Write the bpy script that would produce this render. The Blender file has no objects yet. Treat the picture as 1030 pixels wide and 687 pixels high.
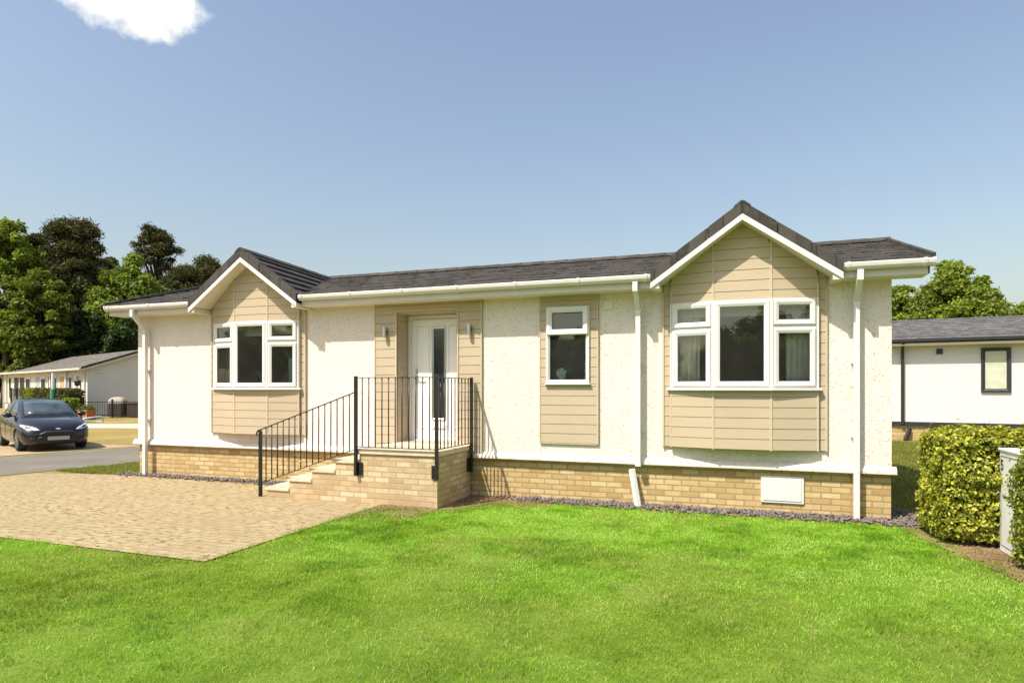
import bpy, bmesh, math, random
import numpy as np
from mathutils import Vector, Matrix
from mathutils.bvhtree import BVHTree
random.seed(7); RNG = np.random.default_rng(11)
SC = bpy.context.scene
COL = SC.collection
PI = math.pi; rad = math.radians

# ------------------------------------------------------------------ camera pose (world = house frame: x along front wall, y into house)
CAM = Vector((10.499, -8.735, 1.61)); YAW = math.atan2(0.33885, 0.94084)
RX = Vector((math.cos(YAW), math.sin(YAW), 0)); FW = Vector((-math.sin(YAW), math.cos(YAW), 0))
def camw(X, Y, z=0.0):
    p = CAM + RX*X + FW*Y
    return Vector((p.x, p.y, z))

# ------------------------------------------------------------------ materials
class N:
    def __init__(s, name):
        s.m = bpy.data.materials.new(name); s.m.use_nodes = True
        s.t = s.m.node_tree; s.b = s.t.nodes['Principled BSDF']; s.out = s.t.nodes['Material Output']
    def n(s, typ, **kw):
        nd = s.t.nodes.new(typ)
        for k, v in kw.items():
            if k.startswith('_'): setattr(nd, k[1:], v)
            else:
                key = int(k[1:]) if k[0] == 'i' and k[1:].isdigit() else k.replace('__', ' ')
                if isinstance(v, bpy.types.NodeSocket): s.t.links.new(v, nd.inputs[key])
                else: nd.inputs[key].default_value = v
        return nd
    def l(s, a, b): s.t.links.new(a, b)
    def set(s, **kw):
        for k, v in kw.items():
            k = k.replace('__', ' ')
            if isinstance(v, bpy.types.NodeSocket): s.l(v, s.b.inputs[k])
            else: s.b.inputs[k].default_value = v
        return s
    def coord(s): return s.n('ShaderNodeTexCoord').outputs['Object']
    def wpos(s): return s.n('ShaderNodeNewGeometry').outputs['Position']
    def noise(s, vec, scale, detail=4, rough=.55):
        return s.n('ShaderNodeTexNoise', Vector=vec, Scale=scale, Detail=detail, Roughness=rough).outputs['Fac']
    def ramp(s, fac, *stops):
        r = s.n('ShaderNodeValToRGB', Fac=fac); e = r.color_ramp.elements
        while len(e) < len(stops): e.new(.5)
        for i, (p, c) in enumerate(stops):
            e[i].position = p; e[i].color = (c, c, c, 1) if isinstance(c, (int, float)) else (*c, 1)
        return r.outputs['Color']
    def mix(s, fac, a, b, mode='MIX'):
        m = s.n('ShaderNodeMix', _data_type='RGBA', _blend_type=mode)
        for k, v in ((0, fac), (6, a), (7, b)):
            if isinstance(v, bpy.types.NodeSocket): s.l(v, m.inputs[k])
            elif k == 0: m.inputs[0].default_value = v
            else: m.inputs[k].default_value = (*v, 1)
        return m.outputs[2]
    def math(s, op, a, b=0.0):
        m = s.n('ShaderNodeMath', _operation=op)
        for k, v in ((0, a), (1, b)):
            if isinstance(v, bpy.types.NodeSocket): s.l(v, m.inputs[k])
            else: m.inputs[k].default_value = v
        return m.outputs[0]
    def bump(s, h, strength=.3, dist=.01):
        b = s.n('ShaderNodeBump', Height=h, Strength=strength, Distance=dist)
        s.l(b.outputs[0], s.b.inputs['Normal'])

def plain(name, c, rough=.5, metal=0., var=.06, vscale=6., spec=.5):
    k = N(name); v = k.coord()
    f = k.noise(v, vscale, 5)
    col = k.ramp(f, (.3, tuple(x*(1-var) for x in c)), (.7, tuple(min(1, x*(1+var)) for x in c)))
    k.set(Base__Color=col, Roughness=k.math('ADD', k.math('MULTIPLY', f, .15), rough-.07), Metallic=metal, Specular__IOR__Level=spec)
    return k.m

def render_mat(name, c, dark):
    k = N(name); v = k.coord()
    big = k.noise(v, .8, 4)
    base = k.ramp(big, (.3, tuple(x*.955 for x in c)), (.7, c))
    # pebbledash: small pits and grains
    vor = k.n('ShaderNodeTexVoronoi', Vector=v, Scale=75., _feature='F1').outputs['Distance']
    n2 = k.noise(v, 120, 3, .6); n3 = k.noise(v, 9, 3, .6)
    pit = k.math('MULTIPLY', k.ramp(k.noise(v, 32, 3, .55), (.545, 0.), (.63, 1.)), k.ramp(n3, (.40, .1), (.58, 1.)))
    # weather streaks
    mp = k.n('ShaderNodeMapping', Vector=v, Scale=(3.2, 3.2, .25)).outputs[0]
    st = k.ramp(k.noise(mp, 2.2, 5), (.52, 0.), (.75, .22))
    col = k.mix(pit, base, dark); col = k.mix(st, col, tuple(x*.8 for x in c))
    k.set(Base__Color=col, Roughness=.93, Specular__IOR__Level=.2)
    h = k.math('SUBTRACT', k.math('ADD', k.math('MULTIPLY', vor, .8), k.math('MULTIPLY', n2, .6)), k.math('MULTIPLY', pit, 1.2))
    k.bump(h, .5, .006)
    return k.m

def brick_mat(name, cols, mortar, bw=.225, rh=.075, ms=.006, rot=False, flat=False, soil=None):
    k = N(name); v = k.coord()
    sx = k.n('ShaderNodeSeparateXYZ', Vector=v)
    if flat: vec = k.n('ShaderNodeCombineXYZ', X=sx.outputs[0], Y=sx.outputs[1]).outputs[0]
    else: vec = k.n('ShaderNodeCombineXYZ', X=k.math('ADD', sx.outputs[0], sx.outputs[1]), Y=sx.outputs[2]).outputs[0]
    # slight waviness of the courses
    wob = k.n('ShaderNodeTexNoise', Vector=vec, Scale=3., Detail=2.).outputs['Color']
    vec2 = k.n('ShaderNodeVectorMath', _operation='MULTIPLY_ADD', i0=wob, i1=(.006, .006, 0), i2=vec).outputs[0]
    bt = k.n('ShaderNodeTexBrick', Vector=vec2, Scale=1., Color1=(0, 0, 0, 1), Color2=(1, 1, 1, 1), Mortar=(.5, .5, .5, 1), Bias=0.)
    bt.inputs['Mortar Size'].default_value = ms; bt.inputs['Brick Width'].default_value = bw; bt.inputs['Row Height'].default_value = rh
    bt.inputs['Mortar Smooth'].default_value = .25; bt.offset = .5
    n = len(cols)
    bc = k.ramp(bt.outputs['Color'], *[(i/(n-1), c) for i, c in enumerate(cols)])
    n1 = k.noise(vec, 9, 6, .65); n2 = k.noise(vec, 60, 3, .6); n3 = k.noise(vec, .9, 4)
    bc = k.mix(k.ramp(n1, (.42, 0.), (.75, .42)), bc, tuple(x*.66 for x in cols[0]))
    bc = k.mix(k.ramp(n2, (.5, 0.), (.8, .25)), bc, tuple(min(1, x*1.25) for x in cols[-1]))
    mcol = k.mix(k.ramp(n1, (.35, 0.), (.7, .6)), mortar, tuple(x*.75 for x in mortar))
    col = k.mix(bt.outputs['Fac'], bc, mcol)
    if soil:
        sp = k.math('MULTIPLY', k.ramp(k.noise(vec, 5.5, 3, .6), (.5, 0.), (.62, 1.)), k.ramp(n3, (.38, .25), (.6, 1.)))
        jm = k.ramp(bt.outputs['Fac'], (.15, 0.), (.6, 1.))
        col = k.mix(k.math('MULTIPLY', sp, jm), col, soil)
        col = k.mix(k.ramp(n3, (.3, .0), (.75, .4)), col, tuple(min(1, x*1.3) for x in cols[-1]))
        mp = k.n('ShaderNodeMapping', Vector=vec, Scale=(9., 19., 1.)).outputs[0]
        spots = k.math('MULTIPLY', k.ramp(k.noise(mp, 1., 3, .55), (.535, 0.), (.62, 1.)), k.ramp(n3, (.35, .25), (.6, .85)))
        col = k.mix(spots, col, soil)
    k.set(Base__Color=col, Roughness=.9, Specular__IOR__Level=.25)
    h = k.math('ADD', k.math('MULTIPLY', bt.outputs['Fac'], -1.), k.math('MULTIPLY', n2, .35))
    k.bump(h, .7, .006)
    return k.m

def ground_mat(name, stops, scale=1.2, fine=45., bump=.6, spec=.1, rough=.95, mid=9.):
    k = N(name); v = k.wpos()
    f1 = k.noise(v, scale, 6, .6); f2 = k.noise(v, fine, 4, .7); f3 = k.noise(v, mid, 4, .6)
    f = k.math('ADD', k.math('ADD', k.math('MULTIPLY', f1, .45), k.math('MULTIPLY', f2, .3)), k.math('MULTIPLY', f3, .25))
    k.set(Base__Color=k.ramp(f, *stops), Roughness=rough, Specular__IOR__Level=spec)
    k.bump(k.math('ADD', f2, f3), bump, .02)
    return k.m

def leaf_mat(name, trans=.35, rough=.55, spec=.3, ts=(1.25, 1.3, .45)):
    k = N(name)
    a = k.n('ShaderNodeAttribute', _attribute_name='col').outputs['Color']
    k.set(Base__Color=a, Roughness=rough, Specular__IOR__Level=spec)
    tr = k.n('ShaderNodeBsdfTranslucent', Color=k.mix(1., a, ts, 'MULTIPLY'))
    mx = k.n('ShaderNodeMixShader', Fac=trans); k.l(k.b.outputs[0], mx.inputs[1]); k.l(tr.outputs[0], mx.inputs[2])
    k.l(mx.outputs[0], k.out.inputs[0])
    return k.m

def glass_mat(name, tint=(.82, .88, .86), rough=0., ior=1.55, base=.03):
    k = N(name); k.t.nodes.remove(k.b)
    g = k.n('ShaderNodeBsdfGlossy', Color=(1, 1, 1, 1), Roughness=rough)
    t = k.n('ShaderNodeBsdfTransparent', Color=(*tint, 1))
    fr = k.n('ShaderNodeFresnel', IOR=ior).outputs[0]
    wob = k.n('ShaderNodeBump', Height=k.noise(k.coord(), 1.6, 1), Strength=.05, Distance=.02).outputs[0]
    k.l(wob, g.inputs['Normal'])
    fac = k.math('ADD', k.math('MULTIPLY', fr, 1.7), base)
    mx = k.n('ShaderNodeMixShader', Fac=fac); k.l(t.outputs[0], mx.inputs[1]); k.l(g.outputs[0], mx.inputs[2])
    # pale diffuse veil: haze painted into the glass to lift the dark panes
    df = k.n('ShaderNodeBsdfDiffuse', Color=(.75, .72, .66, 1)); m2 = k.n('ShaderNodeMixShader', Fac=k.math('ADD', k.math('MULTIPLY', k.noise(k.coord(), 2.2, 4), .03), .004))
    k.l(mx.outputs[0], m2.inputs[1]); k.l(df.outputs[0], m2.inputs[2])
    k.l(m2.outputs[0], k.out.inputs[0])
    return k.m

def roof_mat(name, c):
    k = N(name); v = k.coord()
    f = k.noise(v, 130, 3, .7); f2 = k.noise(v, 2.5, 5, .6); f3 = k.noise(v, 14, 3)
    col = k.ramp(k.math('ADD', k.math('MULTIPLY', f, .55), k.math('MULTIPLY', f2, .45)),
                 (.32, tuple(x*.55 for x in c)), (.52, c), (.68, tuple(x*1.6 for x in c)))
    sx = k.n('ShaderNodeSeparateXYZ', Vector=v)
    bv = k.n('ShaderNodeCombineXYZ', X=k.math('ADD', sx.outputs[0], 0.), Y=sx.outputs[1]).outputs[0]
    bt = k.n('ShaderNodeTexBrick', Vector=bv, Scale=1., Color1=(.55, .55, .55, 1), Color2=(1.6, 1.55, 1.5, 1), Mortar=(.35, .35, .35, 1))
    bt.inputs['Mortar Size'].default_value = .010; bt.inputs['Brick Width'].default_value = .21; bt.inputs['Row Height'].default_value = .1565
    col = k.mix(.75, col, k.mix(1., col, bt.outputs['Color'], 'MULTIPLY'))
    st = k.noise(k.n('ShaderNodeMapping', Vector=v, Scale=(7., 30., 7.)).outputs[0], 1., 4, .7)
    col = k.mix(k.ramp(st, (.5, 0.), (.68, .6)), col, (c[0]*1.9, c[1]*1.85, c[2]*1.7))
    col = k.mix(k.ramp(f3, (.55, 0.), (.75, .35)), col, (c[0]*1.5, c[1]*1.45, c[2]*1.15))
    k.set(Base__Color=col, Roughness=.75, Specular__IOR__Level=.35); k.bump(f, .6, .006)
    return k.m

def clad_mat(name, c):
    k = N(name); v = k.coord()
    mp = k.n('ShaderNodeMapping', Vector=v, Scale=(1.6, 1.6, 26)).outputs[0]
    g = k.noise(mp, 5., 5, .6); f = k.noise(v, 1.3, 4)
    col = k.ramp(k.math('ADD', k.math('MULTIPLY', g, .5), k.math('MULTIPLY', f, .5)), (.3, tuple(x*.9 for x in c)), (.7, tuple(x*1.07 for x in c)))
    k.set(Base__Color=col, Roughness=.6, Specular__IOR__Level=.35); k.bump(g, .35, .003)
    return k.m

def paint_mat(name, c):
    k = N(name); v = k.coord()
    f = k.noise(v, 4, 1); d = k.noise(v, 3, 5, .6)
    k.set(Base__Color=k.ramp(f, (.4, c), (.7, tuple(x*1.2+.001 for x in c))), Metallic=.2, Roughness=k.math('ADD', k.math('MULTIPLY', d, .1), .2),
          Coat__Weight=.7, Coat__Roughness=.04)
    return k.m

M = {}
M['render'] = render_mat('cream_render', (.735, .66, .61), (.55, .47, .37))
M['brick'] = brick_mat('buff_brick', [(.40, .26, .11), (.50, .35, .16), (.54, .39, .19), (.61, .465, .255)], (.35, .26, .14), ms=.009)
M['brick_step'] = brick_mat('pale_buff_brick', [(.41, .29, .155), (.50, .37, .205), (.55, .42, .25), (.64, .52, .35)], (.42, .33, .21), ms=.009)
M['paving'] = brick_mat('block_paving', [(.29, .224, .122), (.31, .242, .132), (.325, .255, .142), (.352, .282, .166)], (.255, .188, .098), bw=.21, rh=.105, ms=.008, flat=True, soil=(.125, .085, .032))
M['white'] = plain('white_upvc', (.655, .64, .63), .35, var=.03, vscale=3)
M['white_dirty'] = plain('white_gutter_plastic', (.62, .59, .56), .4, var=.06, vscale=4)
M['soffit'] = plain('cream_soffit', (.70, .64, .54), .55, var=.03)
M['clad'] = clad_mat('beige_cladding', (.462, .372, .262))
M['cladtrim'] = clad_mat('beige_trim', (.51, .413, .295))
M['cladgap'] = plain('beige_groove', (.48, .385, .27), .7)
M['roof'] = roof_mat('charcoal_roof_tile', (.046, .041, .037))
M['verge'] = roof_mat('charcoal_verge', (.050, .044, .040))
M['door'] = plain('white_door_skin', (.80, .79, .775), .3, var=.02)
M['glass'] = glass_mat('window_glass')
M['dglass'] = plain('obscure_door_glass', (.018, .024, .03), .12, spec=.8)
M['black'] = plain('black_painted_steel', (.012, .011, .010), .42, var=.2, vscale=25)
M['steel'] = plain('brushed_steel', (.55, .55, .55), .35, metal=1.)
M['coping'] = plain('sandstone_coping', (.60, .50, .36), .85, var=.14, vscale=9)
M['wallin'] = plain('interior_wall', (.36, .32, .26), .9)
M['floorin'] = plain('interior_carpet', (.16, .13, .10), .95)
M['curtain'] = plain('cream_curtain', (.84, .81, .74), .9, var=.08, vscale=12)
M['blind'] = plain('fabric_blind', (.80, .72, .50), .9)
M['frost'] = plain('frosted_inner_screen', (.030, .036, .044), .6, var=.35, vscale=70)
M['asphalt'] = ground_mat('asphalt', [(.35, (.125, .112, .09)), (.5, (.168, .152, .125)), (.65, (.215, .197, .165))], .8, 70, .3)
M['dry'] = ground_mat('dry_grass', [(.36, (.17, .14, .04)), (.5, (.26, .20, .07)), (.64, (.36, .28, .12))], .5, 20, .8)
M['lawnbase'] = ground_mat('lawn_soil', [(.36, (.07, .12, .012)), (.5, (.12, .20, .02)), (.64, (.20, .26, .05))], 1.2, 60, .8)
M['sidegrass'] = ground_mat('side_grass', [(.36, (.10, .115, .02)), (.5, (.16, .165, .035)), (.64, (.24, .20, .07))], .9, 40, .9)
M['soil'] = ground_mat('bare_soil', [(.36, (.13, .085, .042)), (.5, (.225, .155, .08)), (.64, (.34, .25, .14))], 2.2, 45, .8)
M['pad'] = ground_mat('tan_gravel', [(.36, (.27, .20, .12)), (.5, (.36, .27, .165)), (.64, (.44, .345, .22))], 1., 60, .4)
M['path'] = ground_mat('pale_path', [(.36, (.42, .37, .28)), (.5, (.50, .44, .34)), (.64, (.58, .52, .41))], .8, 50, .3)
M['slate'] = plain('slate_chip', (.15, .128, .115), .6, var=.45, vscale=14)
M['leaf'] = leaf_mat('leaf'); M['needle'] = leaf_mat('needle', .12, .7, .15, (1.1, 1.15, .6))
M['grass'] = leaf_mat('grass_blade', .4, .6, .2, (1.1, 1.35, .35)); M['hedge'] = leaf_mat('hedge_leaf', .3, .42, .4, (1.25, 1.2, .4))
M['bark'] = plain('bark', (.085, .062, .045), .95, var=.35, vscale=7)
M['car'] = paint_mat('dark_navy_paint', (.004, .005, .008))
M['carglass'] = plain('car_glass', (.04, .055, .058), .04, spec=1., var=.6, vscale=3)
M['rubber'] = plain('tyre_rubber', (.018, .017, .016), .85)
M['alloy'] = plain('alloy_rim', (.42, .42, .43), .35, metal=.8)
M['chrome'] = plain('chrome', (.7, .7, .72), .15, metal=1.)
M['lamp'] = plain('headlamp_lens', (.62, .64, .66), .12, spec=.8, var=.25, vscale=14)
M['plastic'] = plain('black_plastic', (.016, .016, .017), .5)
M['plate'] = plain('number_plate', (.42, .42, .40), .4)
M['blue'] = plain('pale_blue_plastic', (.30, .47, .62), .4)
M['nwall'] = clad_mat('neighbour_cream_wall', (.70, .66, .55)); M['ngable'] = clad_mat('neighbour_gable_boards', (.62, .60, .55))
M['nroof'] = roof_mat('weathered_roof', (.125, .115, .10)); M['nroof2'] = roof_mat('grey_slate_roof', (.10, .097, .10))
M['nwhite'] = render_mat('white_render', (.63, .625, .62), (.66, .65, .62))
M['dgrey'] = plain('anthracite_upvc', (.024, .026, .031), .45)
M['ndark'] = plain('dark_room_glass', (.03, .034, .036), .08, spec=.8)
M['nblind'] = plain('green_grey_blind', (.50, .52, .40), .8, var=.12, vscale=5)
M['terracotta'] = plain('terracotta', (.36, .13, .06), .8); M['cover'] = plain('brown_cover', (.055, .042, .036), .85, var=.3, vscale=9)
M['covertop'] = plain('tan_cover_top', (.34, .29, .23), .85); M['green'] = plain('green_fabric', (.05, .20, .12), .7)
M['cabinet'] = plain('grey_white_cabinet', (.76, .75, .73), .5, var=.08, vscale=3)
M['vase'] = plain('blue_grey_vase', (.36, .42, .50), .4); M['rose'] = plain('pale_flower', (.66, .74, .72), .8, var=.2, vscale=40)
M['orange'] = plain('amber_candle', (.55, .24, .06), .5); M['fawn'] = plain('fawn_ornament', (.52, .36, .20), .7, var=.2, vscale=30)
M['ceil'] = plain('interior_ceiling', (.6, .56, .5), .9)

# ------------------------------------------------------------------ mesh helpers
class MB:
    def __init__(s): s.v = []; s.f = []; s.m = []
    def add(s, vs, fs, mi=0):
        o = len(s.v); s.v += [tuple(p) for p in vs]
        s.f += [tuple(i+o for i in f) for f in fs]; s.m += [mi]*len(fs); return s
    def box(s, x0, x1, y0, y1, z0, z1, mi=0):
        x0, x1 = sorted((x0, x1)); y0, y1 = sorted((y0, y1)); z0, z1 = sorted((z0, z1))
        return s.add([(x0,y0,z0),(x1,y0,z0),(x1,y1,z0),(x0,y1,z0),(x0,y0,z1),(x1,y0,z1),(x1,y1,z1),(x0,y1,z1)],
              [(0,3,2,1),(4,5,6,7),(0,1,5,4),(1,2,6,5),(2,3,7,6),(3,0,4,7)], mi)
    def quad(s, a, b, c, d, mi=0): return s.add([a, b, c, d], [(0, 1, 2, 3)], mi)
    def prism(s, poly, p0, p1, ex, ey, mi=0):
        p0, p1, ex, ey = map(Vector, (p0, p1, ex, ey)); n = len(poly)
        vs = [p0+ex*a+ey*b for a, b in poly]+[p1+ex*a+ey*b for a, b in poly]
        fs = [(i, (i+1) % n, n+(i+1) % n, n+i) for i in range(n)]+[tuple(range(n))[::-1], tuple(range(n, 2*n))]
        return s.add(vs, fs, mi)
    def bar(s, p0, p1, w, h, mi=0, up=(0, 0, 1)):
        p0, p1 = Vector(p0), Vector(p1); d = (p1-p0).normalized(); up = Vector(up)
        if abs(d.dot(up)) > .99: up = Vector((0, 1, 0))
        a = d.cross(up).normalized(); b = a.cross(d)
        return s.prism([(-w/2,-h/2),(w/2,-h/2),(w/2,h/2),(-w/2,h/2)], p0, p1, a, b, mi)
    def tube(s, pts, rs, n=8, mi=0, caps=True):
        pts = [Vector(p) for p in pts]
        if not hasattr(rs, '__len__'): rs = [rs]*len(pts)
        o = len(s.v); ref = None
        for i, p in enumerate(pts):
            d = (pts[min(i+1, len(pts)-1)]-pts[max(i-1, 0)]).normalized()
            if ref is None: ref = Vector((0, 0, 1)) if abs(d.z) < .9 else Vector((1, 0, 0))
            a = d.cross(ref).normalized(); b = d.cross(a).normalized(); ref = a.cross(d)
            for k in range(n):
                t = 2*PI*k/n; q = p+(a*math.cos(t)+b*math.sin(t))*rs[i]; s.v.append(tuple(q))
        for i in range(len(pts)-1):
            for k in range(n):
                s.f.append((o+i*n+k, o+i*n+(k+1) % n, o+(i+1)*n+(k+1) % n, o+(i+1)*n+k)); s.m.append(mi)
        if caps:
            s.f.append(tuple(o+k for k in range(n))); s.m.append(mi)
            e = o+(len(pts)-1)*n; s.f.append(tuple(e+k for k in range(n))[::-1]); s.m.append(mi)
        return s
    def lathe(s, prof, c, n=16, mi=0):
        o = len(s.v)
        for r, z in prof:
            for k in range(n): s.v.append((c[0]+r*math.cos(2*PI*k/n), c[1]+r*math.sin(2*PI*k/n), c[2]+z))
        for i in range(len(prof)-1):
            for k in range(n): s.f.append((o+i*n+k, o+i*n+(k+1) % n, o+(i+1)*n+(k+1) % n, o+(i+1)*n+k)); s.m.append(mi)
        s.f.append(tuple(o+k for k in range(n))[::-1]); s.m.append(mi)
        e = o+(len(prof)-1)*n; s.f.append(tuple(e+k for k in range(n))); s.m.append(mi)
        return s
    def build(s, name, mat, parent=None, bevel=0., smooth=False, fix=True, loc=None):
        me = bpy.data.meshes.new(name); me.from_pydata(s.v, [], s.f)
        for m in (mat if isinstance(mat, (list, tuple)) else [mat]): me.materials.append(m)
        me.polygons.foreach_set('material_index', s.m)
        if fix:
            bm = bmesh.new(); bm.from_mesh(me); bmesh.ops.recalc_face_normals(bm, faces=bm.faces); bm.to_mesh(me); bm.free()
        if smooth: me.polygons.foreach_set('use_smooth', [True]*len(me.polygons))
        o = bpy.data.objects.new(name, me); COL.objects.link(o)
        if parent: o.parent = parent
        if loc: o.location = loc
        if bevel:
            b = o.modifiers.new('bevel', 'BEVEL'); b.width = bevel; b.segments = 2; b.limit_method = 'ANGLE'; b.angle_limit = rad(40)
        return o

    def build_each(s, name, mat, parent=None, **kw):
        """one object for every loose piece"""
        par = list(range(len(s.v)))
        def find(a):
            while par[a] != a: par[a] = par[par[a]]; a = par[a]
            return a
        for f in s.f:
            r = find(f[0])
            for i in f[1:]: par[find(i)] = r
        grp = {}
        for f, m in zip(s.f, s.m): grp.setdefault(find(f[0]), []).append((f, m))
        out = []
        for fs in grp.values():
            ids = sorted({i for f, _ in fs for i in f}); mp = {a: b for b, a in enumerate(ids)}
            q = MB(); q.v = [s.v[i] for i in ids]; q.f = [tuple(mp[i] for i in f) for f, _ in fs]; q.m = [m for _, m in fs]
            out.append(q.build(name, mat, parent, **kw))
        return out

def thing(name, label, cat, loc=(0, 0, 0), rz=0., group=None):
    o = bpy.data.objects.new(name, None); COL.objects.link(o); o.empty_display_size = .2
    o.location = loc; o.rotation_euler = (0, 0, rz); tag(o, label, cat, group); return o
def tag(o, label, cat, group=None):
    o['label'] = label; o['category'] = cat
    if group: o['group'] = group
    return o
def kind(o, k='structure'): o['kind'] = k; return o
def dup(root, loc, rz, label, group=None):
    r = root.copy(); COL.objects.link(r); r.location = loc; r.rotation_euler = (0, 0, rz); r['label'] = label
    if group: r['group'] = group
    for ch in list(root.children):
        c = ch.copy(); COL.objects.link(c); c.parent = r
        for g in ch.children:
            d = g.copy(); COL.objects.link(d); d.parent = c
    return r

def np_mesh(name, V, F4=None, F3=None, mat=None, col=None, parent=None):
    me = bpy.data.meshes.new(name); me.vertices.add(len(V)); me.vertices.foreach_set('co', V.astype(np.float32).ravel())
    loops = []; starts = []; tot = 0
    for F, k in ((F4, 4), (F3, 3)):
        if F is None or len(F) == 0: continue
        loops.append(F.ravel()); starts.append(tot+np.arange(len(F))*k); tot += F.size
    L = np.concatenate(loops).astype(np.int32); S = np.concatenate(starts).astype(np.int32)
    me.loops.add(len(L)); me.loops.foreach_set('vertex_index', L)
    me.polygons.add(len(S)); me.polygons.foreach_set('loop_start', S)
    me.update(calc_edges=True)
    if col is not None:
        a = me.attributes.new('col', 'FLOAT_COLOR', 'POINT')
        c = np.ones((len(V), 4), np.float32); c[:, :3] = col; a.data.foreach_set('color', c.ravel())
    me.materials.append(mat)
    o = bpy.data.objects.new(name, me); COL.objects.link(o)
    if parent: o.parent = parent
    return o

def vnoise(x, y, seed=0):
    """smooth 2-D value noise in 0..1"""
    xi = np.floor(x).astype(np.int64); yi = np.floor(y).astype(np.int64); fx = x-xi; fy = y-yi
    fx = fx*fx*(3-2*fx); fy = fy*fy*(3-2*fy)
    def h(a, b):
        n = (a*374761393+b*668265263+seed*1442695041) & 0xFFFFFFFF
        n = ((n ^ (n >> 13))*1274126177) & 0xFFFFFFFF
        return ((n ^ (n >> 16)) & 0xFFFF)/65535.
    return (h(xi, yi)*(1-fx)+h(xi+1, yi)*fx)*(1-fy)+(h(xi, yi+1)*(1-fx)+h(xi+1, yi+1)*fx)*fy

# ------------------------------------------------------------------ GROUND
def sheet(name, poly, z, mat, kd='structure'):
    me = MB().add([(x, y, z) for x, y in poly], [tuple(range(len(poly)))])
    o = me.build(name, mat, fix=False)
    if o.data.polygons[0].normal.z < 0: o.data.flip_normals()
    return kind(o, kd)
sheet('ground', [(-500, -300), (500, -300), (500, 600), (-500, 600)], -.020, M['dry'])
# road runs past the left end of the house
rd = (.25, 1.)
def rp(u, v): return (u+.25*v, v)
sheet('road', [rp(-2.1, -40), rp(-2.1, 60), rp(-5.95, 60), rp(-5.95, -40)], -.012, M['asphalt'])
LAWN_POLY = [(-1.9, -14), (18, -14), (18, -.02), (5.85, -.02), (5.85, -4.15), (-1.9, -4.15)]
sheet('lawn_soil', LAWN_POLY, -.008, M['lawnbase'])
sheet('side_lawn', [(12.0, .0), (40, 0), (40, 30), (12.0, 30)], -.010, M['sidegrass'])
sheet('grass_verge', [(-1.95, -.12), (.02, -.12), (.02, 9), (.3, 9)], -.006, M['sidegrass'])
drive = kind(MB().add([(-1.95, -4.15, .004), (5.83, -4.17, .004), (5.86, -1.0, .004), (5.86, .03, .004), (-.05, .03, .004), (-.08, -.12, .004), (-1.95, -.55, .004)], [tuple(range(7))]).build('driveway', M['paving'], fix=False))
sheet('parking_pad', [(-13.5, -.6), (-6.35, -.6), (-5.1, 4.35), (-13.5, 4.35)], -.010, M['pad'])
sheet('footpath', [(-34, 4.0), (-12.2, 9.9), (-7, 12), (-9, 15.0), (-17, 11.3), (-34, 7.2)], -.014, M['path'])
sheet('soil_bed', [(12.28, -.30), (12.15, .9), (14.9, .9), (14.9, -3.6), (12.95, -3.1), (12.72, -2.2), (12.50, -1.2)], -.002, M['soil'])
sheet('porch_soil', [(5.80, -1.0), (5.80, -2.3), (5.95, -1.75), (6.55, -1.52), (7.0, -1.25), (7.25, -.8), (8.0, -.62), (8.05, -.02), (5.80, -.02)], -.003, M['soil'])

# ------------------------------------------------------------------ GRASS
def lawn_mask(x, y):
    w = (vnoise(x*3.1, y*3.1, 3)-.5)*.16+(vnoise(x*11, y*11, 4)-.5)*.07
    ok = (y < -.235+w*1.3) | (x < 5.8)
    ok &= ~((x < 5.80+w*.5) & (y > -4.13+w*.5))
    # soil round the porch
    d = np.interp(x, [5.8, 6.0, 6.75, 7.05, 7.35, 8.1], [-1.55, -1.36, -1.28, -.85, -.48, -.36])
    ok &= (y < np.where(x < 8.1, d+w, 9))
    # bed on the right
    edge = np.interp(y, [-9, -3.2, -2.2, -1.2, -.35], [14.5, 12.95, 12.68, 12.42, 12.25])
    ok &= x < edge+.13+w*1.4
    ok &= (x > -1.9)
    return ok
def blades(name, x, y, h, w, col, z=0., lean=1.3, parent=None):
    n = len(x); a = RNG.uniform(0, 2*PI, n); b = RNG.uniform(0, 2*PI, n)
    l = RNG.uniform(.15, 1., n)*lean*h
    dx, dy = np.cos(a)*w/2, np.sin(a)*w/2; lx, ly = np.cos(b)*l, np.sin(b)*l
    V = np.empty((n, 5, 3)); zz = np.full(n, z-.006)
    V[:, 0] = np.stack([x-dx, y-dy, zz], 1); V[:, 1] = np.stack([x+dx, y+dy, zz], 1)
    V[:, 2] = np.stack([x+dx*.8+lx*.4, y+dy*.8+ly*.4, zz+h*.6], 1); V[:, 3] = np.stack([x-dx*.8+lx*.4, y-dy*.8+ly*.4, zz+h*.6], 1)
    V[:, 4] = np.stack([x+lx, y+ly, zz+h*RNG.uniform(.82, 1., n)], 1)
    i = np.arange(n)[:, None]*5
    c = np.repeat(col[:, None, :], 5, 1)
    o = np_mesh(name, V.reshape(-1, 3), i+np.array([[0, 1, 2, 3]]), i+np.array([[3, 2, 4]]), M['grass'], c.reshape(-1, 3))
    return kind(o, 'stuff')
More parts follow.
